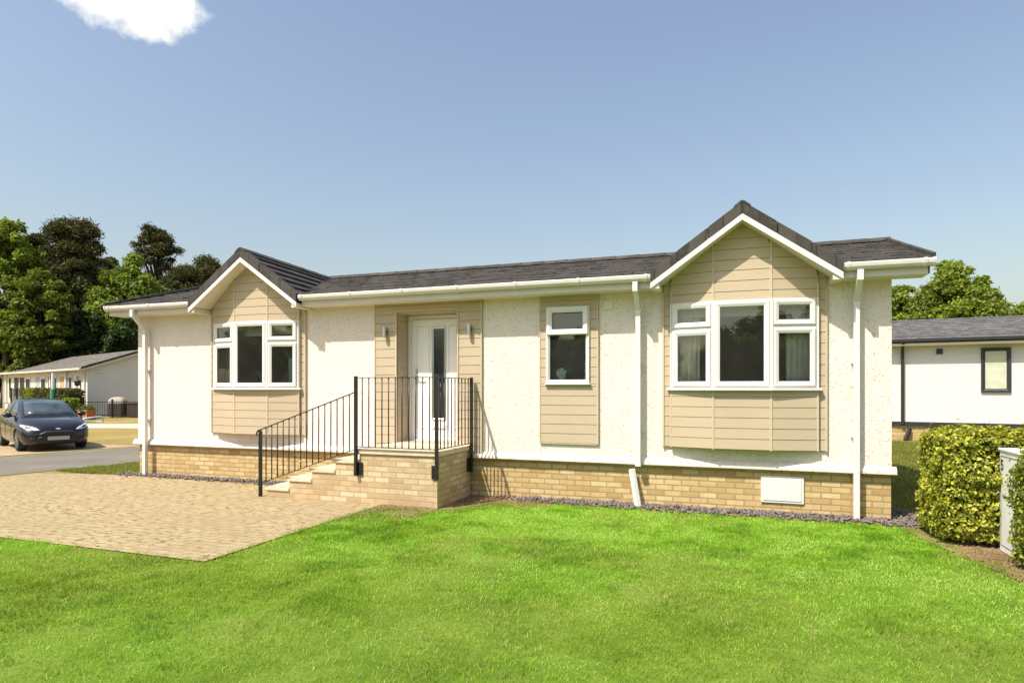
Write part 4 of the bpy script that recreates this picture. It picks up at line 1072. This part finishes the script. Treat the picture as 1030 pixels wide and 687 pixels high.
# pots
pt = thing('plant_pot', 'square terracotta pot at the corner of the bungalow', 'pot', lw(2.7, -.9), LA, 'terracotta pots by the bungalow')
MB().prism([(-.22, -.22), (.22, -.22), (.22, .22), (-.22, .22)], (0, 0, 0), (0, 0, .42), (1, 0, 0), (0, 1, 0)).build('pot_body', M['terracotta'], pt, bevel=.02)
MB().box(-.25, .25, -.25, .25, .40, .47).build('rim', M['terracotta'], pt)
quads('foliage', RNG.normal(size=(160, 3))*np.array([.13, .13, .08])+np.array([0, 0, .55]), RNG.normal(size=(160, 3)), RNG.uniform(.04, .08, 160), .5, np.tile(np.array([[.10, .14, .03]]), (160, 1)), M['leaf'], pt)
dup(pt, lw(3.5, -.85), LA+.2, 'terracotta pot nearer the black fence, right of the corner pot')
# parasol pole
pp = thing('garden_post', 'white post with a green lower half in front of the bungalow', 'post', camw((53.3-515)/640*33.5, 33.5))
MB().tube([(0, 0, 0), (0, 0, 2.36)], .075, 10).build('pole', M['white'], pp); MB().tube([(0, 0, .25), (0, 0, .3), (0, 0, 1.5), (0, 0, 1.55)], [.10, .135, .135, .09], 12).build('sleeve', M['green'], pp)
# black fence
fe = thing('garden_fence', 'low black metal fence across the end of the bungalow', 'fence', (-22.3, 15.3, 0), math.atan2(16.4-15.3, -19.0+22.3))
b = MB(); fl_ = 6.0
for z in (.12, .82): b.box(0, fl_, -.012, .012, z, z+.03)
b.build('rail', M['black'], fe)
for u in (0, 1.55, 3.1, 4.65, 6.0): MB().box(u-.035, u+.035, -.035, .035, 0, .98).build('post', M['black'], fe)
for k in range(46): MB().box(.12+k*.128-.008, .12+k*.128+.008, -.008, .008, .12, .84).build('bar', M['black'], fe)
fb = thing('garden_fence', 'black railing left of the yellow green hedge on the bungalow terrace', 'fence', lw(-11.6, -1.2), LA)
b = MB()
for z in (.5, 1.5): b.box(0, 6.4, -.015, .015, z, z+.04)
b.build('rail', M['black'], fb)
for u in (0, 1.6, 3.2, 4.8, 6.4): MB().box(u-.04, u+.04, -.04, .04, 0, 1.58).build('post', M['black'], fb)
for k in range(40): MB().box(.08+k*.16-.01, .08+k*.16+.01, -.01, .01, .5, 1.5).build('bar', M['black'], fb)
# covered barbecue and bin
bq = thing('covered_barbecue', 'barbecue under a brown cover with a rounded tan top', 'barbecue', (-21.25, 16.45, 0), math.atan2(.85, 2.5))
cv = MB(); prof = []
for k in range(28):
    a = 2*PI*k/28; prof.append((.46*math.copysign(abs(math.cos(a))**.6, math.cos(a))*(1+.05*math.sin(9*a)), .30*math.copysign(abs(math.sin(a))**.6, math.sin(a))*(1+.05*math.cos(7*a))))
cv.prism(prof, (0, 0, .02), (0, 0, .74), (1, 0, 0), (0, 1, 0)); cv.build('cover', M['cover'], bq, bevel=.02)
tp = MB(); rr = [(1.02, .74), (1.0, .84), (.86, .97), (.58, 1.06), (.2, 1.09)]
for s_, z in rr: tp.v += [(x*s_*.98, y*s_*.98, z) for x, y in prof]
for j in range(len(rr)-1):
    for k in range(28): tp.f.append((j*28+k, j*28+(k+1) % 28, (j+1)*28+(k+1) % 28, (j+1)*28+k)); tp.m.append(0)
tp.f.append(tuple(4*28+k for k in range(28))); tp.m.append(0)
tp.build('cover_top', M['covertop'], bq, smooth=True)
sb = thing('storage_box', 'low dark brown storage box right of the covered barbecue', 'box', (-20.2, 16.78, 0), math.atan2(.85, 2.5))
MB().box(-.42, .5, -.28, .28, 0, .70).build('box_body', M['cover'], sb, bevel=.02); MB().box(-.45, .53, -.31, .31, .705, .78).build('lid', M['cover'], sb, bevel=.02)
# blue frame on the grass
bf = thing('blue_frame', 'small pale blue tubular frame lying on the dry grass', 'frame', (-16.9, 11.75, 0), rad(60))
MB().tube([(-.35, 0, .05), (-.3, 0, .22), (.35, 0, .3), (.42, 0, .06)], .03, 8).tube([(-.35, .25, .05), (-.3, .25, .2), (.0, .25, .24)], .03, 8).tube([(-.35, 0, .05), (-.35, .25, .05)], .03, 8).tube([(.42, 0, .06), (.3, .25, .05), (-.35, .25, .05)], .025, 8).build('tubing', M['blue'], bf, smooth=True)
MB().tube([(-.42, -.04, .05), (-.42, .3, .05)], .05, 10).build('grip', M['plastic'], bf)

# ------------------------------------------------------------------ RIGHT NEIGHBOUR
RN = thing('neighbour_home', 'white neighbouring park home with black gutter and grey framed window', 'house', (14.950, 13.700, 0), rad(-7.96))
MB().box(-.9, 9, 0, 6, .47, 2.92).build('wall', M['nwhite'], RN)
MB().box(-.9, 9.05, -.04, .0, .455, .50).box(-.88, 9, -.012, -.001, .50, .56).build('skirt_trim', M['dgrey'], RN)
MB().box(-.85, 8.95, .04, 5.9, -.1, .46).build('plinth', M['brick'], RN)
r = MB(); n = 10; y0_, z0_, y1_, z1_ = -.34, 3.05, 3.0, 3.93
for i_ in range(n):
    t0, t1 = i_/n, (i_+1)/n; ya, yb2 = y0_+(y1_-y0_)*t0, y0_+(y1_-y0_)*t1; za, zb2 = z0_+(z1_-z0_)*t0, z0_+(z1_-z0_)*t1
    r.quad((-1.2, ya, za+.022), (9.3, ya, za+.022), (9.3, yb2, zb2), (-1.2, yb2, zb2)); r.quad((-1.2, ya, za-.01), (9.3, ya, za-.01), (9.3, ya, za+.022), (-1.2, ya, za+.022))
r.quad((-1.2, y1_, z1_), (9.3, y1_, z1_), (9.3, 6.34, z0_), (-1.2, 6.34, z0_)); ro = r.build('roof', M['nroof2'], RN, fix=False)
MB().box(-1.2, 9.3, -.42, -.345, 2.965, 3.06).build('gutter', M['plastic'], RN, bevel=.01)
MB().box(-1.15, 9.25, -.34, -.001, 2.86, 2.93).build('soffit', M['soffit'], RN)
MB().bar((.20, -.38, 2.97), (.20, -.06, 2.72), .075, .075).box(.16, .24, -.1, -.02, .47, 2.75).build('downpipe', M['plastic'], RN)
MB().bar((.40, -.03, .36), (.26, -.2, .0), .09, .09).build('drain_pipe', M['plastic'], RN)
f = MB(); Pn, _ = plane((2.16, -.004), (2.86, -.004), 1.47); frame_rect(f, Pn, .70, 1.29, .095, .06); wn = f.build('window', M['dgrey'], RN)
MB().box(2.26, 2.76, -.012, -.004, 1.57, 2.66).build('blind', M['nblind'], wn)
vn = MB().box(1.07, 1.23, -.03, -.001, 2.60, 2.76)
vn.build('wall_vent', M['dgrey'], RN)
MB().box(.77, 1.18, .026, .05, .24, .42).build('access_panel', M['pad'], RN)

# ------------------------------------------------------------------ PARKED CAR
CS = .885
def car():
    A = Vector((-6.743, 2.248, 0)); B_ = Vector((-6.233, 3.461, 0)); ax = (B_-A).normalized(); fw = Vector((ax.y, -ax.x, 0))
    mid = (A+B_)/2
    T = thing('parked_car', 'dark navy five door hatchback parked facing the road', 'car', mid, math.atan2(fw.y, fw.x)); T.scale = (CS, CS, CS)
    # local: x forward, origin between front wheels; front bumper at x=.80, rear at -3.15
    FX = .82
    st = [  # x from front, z bottom, z shoulder, z top centre, half width bottom, half width max, half width top
        (.00, .30, .47, .56, .34, .42, .30), (.04, .22, .50, .64, .52, .60, .42), (.14, .185, .56, .72, .66, .735, .52), (.32, .18, .66, .80, .74, .82, .60),
        (.60, .18, .76, .88, .79, .852, .66), (.95, .18, .83, .955, .80, .86, .70), (1.3, .18, .87, .985, .80, .86, .72), (1.9, .18, .90, .98, .80, .86, .73),
        (2.6, .18, .925, 1.0, .80, .86, .73), (3.1, .19, .95, 1.02, .79, .855, .72), (3.55, .22, .95, 1.03, .74, .82, .66), (3.82, .28, .90, 1.0, .64, .74, .58), (3.95, .36, .80, .92, .52, .60, .46)]
    def ring(s):
        x, zb, zs, zt, wb, wm, wt = s; X = FX-x
        half = [(0, zb), (wb*.7, zb), (wb, zb+.02), (wm*.985, zb+.16), (wm, (zb+zs)/2+.02), (wm*.985, zs-.05), (wm*.95, zs), (wt+.04, zt-.03), (wt*.6, zt-.005), (0, zt)]
        return [(X, y, z) for y, z in half]+[(X, -y, z) for y, z in half[-2:0:-1]]
    V = []; F = []; n = 18
    for s in st: V += ring(s)
    for i_ in range(len(st)-1):
        for k in range(n): F.append((i_*n+k, i_*n+(k+1) % n, (i_+1)*n+(k+1) % n, (i_+1)*n+k))
    F.append(tuple(range(n))); F.append(tuple((len(st)-1)*n+k for k in range(n))[::-1])
    # greenhouse
    gs = [(.98, .93, .95, .70, .66), (1.30, .93, 1.13, .745, .62), (1.62, .94, 1.31, .755, .575), (1.88, .95, 1.405, .76, .555), (2.2, .96, 1.455, .76, .55), (2.7, .98, 1.465, .755, .55), (3.15, .99, 1.44, .74, .545), (3.42, 1.0, 1.37, .72, .53), (3.66, 1.0, 1.20, .68, .55), (3.84, .98, 1.0, .62, .54)]
    m = MB(); m.add(V, F)
    body = m.build('tmp_body', M['car'])
    for w_ in (0., -2.49):
        for sg in (1, -1):
            c = MB().tube([(w_, sg*.45, .30), (w_, sg*1.2, .30)], .345, 40).build('tmp_cut', M['plastic'])
            md = body.modifiers.new('b', 'BOOLEAN'); md.object = c; md.operation = 'DIFFERENCE'; md.solver = 'EXACT'
    sub = body.modifiers.new('w', 'BEVEL'); sub.width = .004; sub.limit_method = 'ANGLE'; sub.angle_limit = rad(50)
    bpy.context.view_layer.update()
    me = bpy.data.meshes.new_from_object(body.evaluated_get(bpy.context.evaluated_depsgraph_get()))
    for o in [o for o in bpy.data.objects if o.name.startswith('tmp_')]: bpy.data.objects.remove(o)
    bo = bpy.data.objects.new('body', me); COL.objects.link(bo); bo.parent = T
    bm = bmesh.new(); bm.from_mesh(me); bmesh.ops.recalc_face_normals(bm, faces=bm.faces); bm.to_mesh(me); bm.free()
    me.polygons.foreach_set('use_smooth', [True]*len(me.polygons))
    e = bo.modifiers.new('es', 'EDGE_SPLIT'); e.split_angle = rad(38)
    g = MB(); gv = []
    for x, zb, zt, wb, wt in gs:
        X = FX-x; half = [(wb, zb-.03), (wb*.99, zb+.03*(zt-zb)), ((wb+wt)/2+.012, (zb+zt)/2), (wt+.02, zt-.05*min(1, (zt-zb)*3)), (wt-.05, zt-.008), (wt*.5, zt+.008), (0, zt+.014)]
        gv += [(X, y, z) for y, z in half]+[(X, -y, z) for y, z in half[-2::-1]]
    k_ = 13
    gf = [(i_*k_+k, i_*k_+k+1, (i_+1)*k_+k+1, (i_+1)*k_+k) for i_ in range(len(gs)-1) for k in range(k_-1)]
    g.add(gv, gf); gh = g.build('cabin', M['car'], T, smooth=True)
    bvh = BVHTree.FromPolygons([Vector(v) for v in V+gv], [tuple(f) for f in F]+[tuple(q+len(V) for q in f) for f in gf])
    def patch(name, pts, direction, mat, off=.006, cuts=3, parent=None, origin=None, thick=0):
        """pts: 3-D outline; triangulated, subdivided and laid on the body along a direction"""
        bm = bmesh.new(); vs = [bm.verts.new(p) for p in pts]; bm.faces.new(vs); bmesh.ops.triangulate(bm, faces=bm.faces)
        bmesh.ops.subdivide_edges(bm, edges=bm.edges, cuts=cuts, use_grid_fill=True)
        d = Vector(direction).normalized()
        for v_ in bm.verts:
            h = bvh.ray_cast(v_.co-d*2, d)
            if h[0] is not None: v_.co = h[0]-d*off
        bmesh.ops.recalc_face_normals(bm, faces=bm.faces)
        me_ = bpy.data.meshes.new(name); bm.to_mesh(me_); bm.free(); me_.materials.append(mat)
        o = bpy.data.objects.new(name, me_); COL.objects.link(o); o.parent = parent or T
        me_.polygons.foreach_set('use_smooth', [True]*len(me_.polygons))
        s = o.modifiers.new('s', 'SOLIDIFY'); s.thickness = .006; s.offset = 0
        return o
    Y = lambda *p: [(1.5, a, b) for a, b in p]
    patch('windscreen', [(FX-1.06, -.60, 1.6), (FX-1.06, .60, 1.6), (FX-1.84, .50, 1.6), (FX-1.84, -.50, 1.6)], (0, 0, -1), M['carglass'])
    patch('rear_window', [(FX-3.45, -.46, 1.6), (FX-3.45, .46, 1.6), (FX-3.78, .50, 1.6), (FX-3.78, -.50, 1.6)], (0, 0, -1), M['carglass'])
    for sg in (1, -1):
        S = lambda *p: [(FX-a, sg*1.6, b) for a, b in p]
        patch('side_window', S((1.42, 1.0), (2.28, 1.01), (2.28, 1.385), (1.98, 1.36), (1.72, 1.25)), (0, -sg, 0), M['carglass'])
        patch('side_window', S((2.36, 1.02), (3.05, 1.04), (3.25, 1.15), (3.1, 1.35), (2.36, 1.39)), (0, -sg, 0), M['carglass'])
        h = patch('headlight', [(FX-.10, sg*.40, 1.5), (FX-.02, sg*.40, 1.5)] and [(1.5, sg*.42, .60), (1.5, sg*.52, .675), (1.5, sg*.66, .725), (1.5, sg*.80, .765), (1.5, sg*.81, .71), (1.5, sg*.72, .635), (1.5, sg*.56, .595)], (-1, 0, 0), M['lamp'], off=.008)
        patch('lamp_bezel', [(1.5, sg*.60, .635), (1.5, sg*.62, .69), (1.5, sg*.72, .715), (1.5, sg*.73, .665)], (-1, 0, 0), M['plastic'], off=.014, parent=h)
        patch('fog_light', [(1.5, sg*.50, .30), (1.5, sg*.64, .30), (1.5, sg*.66, .40), (1.5, sg*.52, .38)], (-1, 0, 0), M['plastic'])
        mi = MB().lathe([(.03, -.07), (.085, -.05), (.1, .0), (.085, .05), (.03, .065)], (0, 0, 0), 12)
        o = mi.build('wing_mirror', M['car'], T, smooth=True); o.location = (FX-1.52, sg*.93, 1.0); o.scale = (.7, 1.15, 1.)
        MB().box(FX-1.56, FX-1.50, sg*.74, sg*.88, .955, .985).build('mirror_arm', M['plastic'], T)
        S = lambda *p: [(FX-a, sg*1.6, b) for a, b in p]
        patch('door_handle', S((2.1, .82), (2.25, .825), (2.25, .85), (2.1, .845)), (0, -sg, 0), M['chrome'], off=.02)
        for x0 in (1.45, 2.32, 3.05): patch('door_seam', S((x0, .30), (x0+.012, .30), (x0+.012, .93), (x0, .93)), (0, -sg, 0), M['plastic'], off=.003)
    patch('grille_surround', Y((-.30, .575), (.30, .575), (.47, .49), (.34, .435), (-.34, .435), (-.47, .49)), (-1, 0, 0), M['dgrey'], off=.008)
    gr_ = patch('grille', Y((-.29, .567), (.29, .567), (.445, .491), (.33, .447), (-.33, .447), (-.445, .491)), (-1, 0, 0), M['plastic'], off=.016)
    MB().box(FX+.0, FX+.03, -.26, .26, .315, .420).build('number_plate', M['plate'], T, bevel=.004)
    patch('lower_intake', Y((-.46, .415), (.46, .415), (.52, .29), (.44, .225), (-.44, .225), (-.52, .29)), (-1, 0, 0), M['plastic'], off=.008)
    patch('emblem', Y(*[(.065*math.cos(a*PI/6),   .632+.028*math.sin(a*PI/6)) for a in range(12)]), (-1, 0, 0), M['chrome'], off=.012, cuts=1)
    patch('badge', Y(*[(.040*math.cos(a*PI/6), .632+.014*math.sin(a*PI/6)) for a in range(12)]), (-1, 0, 0), M['blue'], off=.020, cuts=1)
    # wheels
    for wx in (0., -2.49):
        for sg in (1, -1):
            yo = sg*.835; yi = sg*.62; prof = [(.20, yi), (.285, yi), (.305, yi+sg*.03), (.305, yo-sg*.03), (.285, yo), (.21, yo-sg*.005)]
            t = MB(); nn = 32
            for k in range(nn):
                a = 2*PI*k/nn
                t.v += [(wx+r_*math.cos(a), y_, .303+r_*math.sin(a)) for r_, y_ in prof]
            for k in range(nn):
                for j in range(len(prof)-1): t.f.append((k*6+j, k*6+j+1, ((k+1) % nn)*6+j+1, ((k+1) % nn)*6+j)); t.m.append(0)
            wl = t.build('wheel', M['rubber'], T, smooth=True)
            rm = MB(); rm.tube([(wx, yo-sg*.05, .303), (wx, yo-sg*.01, .303)], .055, 16)
            for k in range(7):
                a = 2*PI*k/7; rm.bar((wx+.03*math.cos(a), yo-sg*.025, .303+.03*math.sin(a)), (wx+.205*math.cos(a), yo-sg*.018, .303+.205*math.sin(a)), .03, .05, up=(0, 1, 0))
            for k in range(32):
                a, b2 = 2*PI*k/32, 2*PI*(k+1)/32
                rm.quad((wx+.195*math.cos(a), yo-sg*.006, .303+.195*math.sin(a)), (wx+.195*math.cos(b2), yo-sg*.006, .303+.195*math.sin(b2)), (wx+.215*math.cos(b2), yo-sg*.004, .303+.215*math.sin(b2)), (wx+.215*math.cos(a), yo-sg*.004, .303+.215*math.sin(a)))
            rm.build('rim', M['alloy'], wl); MB().tube([(wx, yi+sg*.02, .303), (wx, yo-sg*.07, .303)], .2, 20).build('brake_drum', M['plastic'], wl)
    MB().box(FX-3.6, FX-.5, -.6, .6, .20, .5).build('underbody', M['plastic'], T)
    return T
car()

# ------------------------------------------------------------------ SKY, SUN, CAMERA
sd = Vector((-.58, -1.0, 1.70)).normalized()      # towards the sun
el = math.asin(sd.z); az = math.atan2(sd.x, sd.y)
W_ = bpy.data.worlds.new('World'); SC.world = W_; W_.use_nodes = True
t = W_.node_tree; bg = t.nodes['Background']
sk = t.nodes.new('ShaderNodeTexSky'); sk.sky_type = 'NISHITA'; sk.sun_disc = False; sk.sun_elevation = el; sk.sun_rotation = az
sk.air_density = 1.5; sk.dust_density = 3.0; sk.ozone_density = 1.0; sk.altitude = 0
hs = t.nodes.new('ShaderNodeHueSaturation'); hs.inputs['Saturation'].default_value = .95; hs.inputs['Hue'].default_value = .507; hs.inputs['Value'].default_value = 1.0
t.links.new(sk.outputs[0], hs.inputs['Color'])
# one small cumulus, placed by sky direction
tc = t.nodes.new('ShaderNodeTexCoord')
def skydir(px, py): return (RX*((px-515)/640)+FW+Vector((0, 0, (389.5-py)/640))).normalized()
cd_ = skydir(131, 0); ca = skydir(170, 0)-skydir(92, 0); ca.normalize(); cbv = cd_.cross(ca).normalized()
def vm(op, a, b):
    n_ = t.nodes.new('ShaderNodeVectorMath'); n_.operation = op
    for k, v_ in ((0, a), (1, b)):
        if isinstance(v_, bpy.types.NodeSocket): t.links.new(v_, n_.inputs[k])
        else: n_.inputs[k].default_value = v_
    return n_
def mt(op, a, b=0.):
    n_ = t.nodes.new('ShaderNodeMath'); n_.operation = op
    for k, v_ in ((0, a), (1, b)):
        if isinstance(v_, bpy.types.NodeSocket): t.links.new(v_, n_.inputs[k])
        else: n_.inputs[k].default_value = v_
    return n_.outputs[0]
dirv = tc.outputs['Generated']
nz = t.nodes.new('ShaderNodeTexNoise'); nz.inputs['Scale'].default_value = 26; nz.inputs['Detail'].default_value = 8; nz.inputs['Roughness'].default_value = .62; t.links.new(dirv, nz.inputs['Vector'])
rel = vm('SUBTRACT', dirv, tuple(cd_)).outputs[0]
a_ = mt('DIVIDE', vm('DOT_PRODUCT', rel, tuple(ca)).outputs['Value'], .081)
b_ = mt('DIVIDE', mt('ADD', vm('DOT_PRODUCT', rel, tuple(cbv)).outputs['Value'], 0.), .042)
b_ = mt('SUBTRACT', b_, mt('MULTIPLY', a_, .38 if cbv.z < 0 else -.38))
r2 = mt('ADD', mt('MULTIPLY', a_, a_), mt('MULTIPLY', b_, b_))
dens = mt('ADD', mt('SUBTRACT', 1., r2), mt('MULTIPLY', mt('SUBTRACT', nz.outputs['Fac'], .46), 1.9))
mr = t.nodes.new('ShaderNodeMapRange'); mr.interpolation_type = 'SMOOTHSTEP'; t.links.new(dens, mr.inputs[0]); mr.inputs[1].default_value = -.12; mr.inputs[2].default_value = .6
front = mt('GREATER_THAN', vm('DOT_PRODUCT', dirv, tuple(cd_)).outputs['Value'], .8)
cm = mt('MULTIPLY', mr.outputs[0], front)
mx = t.nodes.new('ShaderNodeMix'); mx.data_type = 'RGBA'; t.links.new(cm, mx.inputs[0]); t.links.new(hs.outputs[0], mx.inputs[6]); mx.inputs[7].default_value = (6.3, 6.3, 6.25, 1)
t.links.new(mx.outputs[2], bg.inputs['Color']); bg.inputs['Strength'].default_value = .117
sl = bpy.data.lights.new('sun', 'SUN'); sl.energy = 4.7; sl.angle = rad(.53); sl.color = (1., .935, .82)
so_ = bpy.data.objects.new('sun', sl); COL.objects.link(so_); so_.rotation_euler = sd.to_track_quat('Z', 'Y').to_euler(); so_.location = (0, -20, 30)

cam = bpy.data.cameras.new('camera'); co = bpy.data.objects.new('camera', cam); COL.objects.link(co)
co.location = CAM; co.rotation_euler = (rad(90), 0, YAW); cam.sensor_width = 36; cam.lens = 36*640/1030; cam.shift_y = (389.5-343.5)/1030; cam.clip_end = 2000; cam.clip_start = .05
SC.camera = co
SC.view_settings.view_transform = 'Standard'; SC.view_settings.look = 'None'; SC.view_settings.exposure = .56; SC.view_settings.gamma = 1
SC.cycles.max_bounces = 8; SC.cycles.transparent_max_bounces = 12; SC.cycles.use_denoising = True
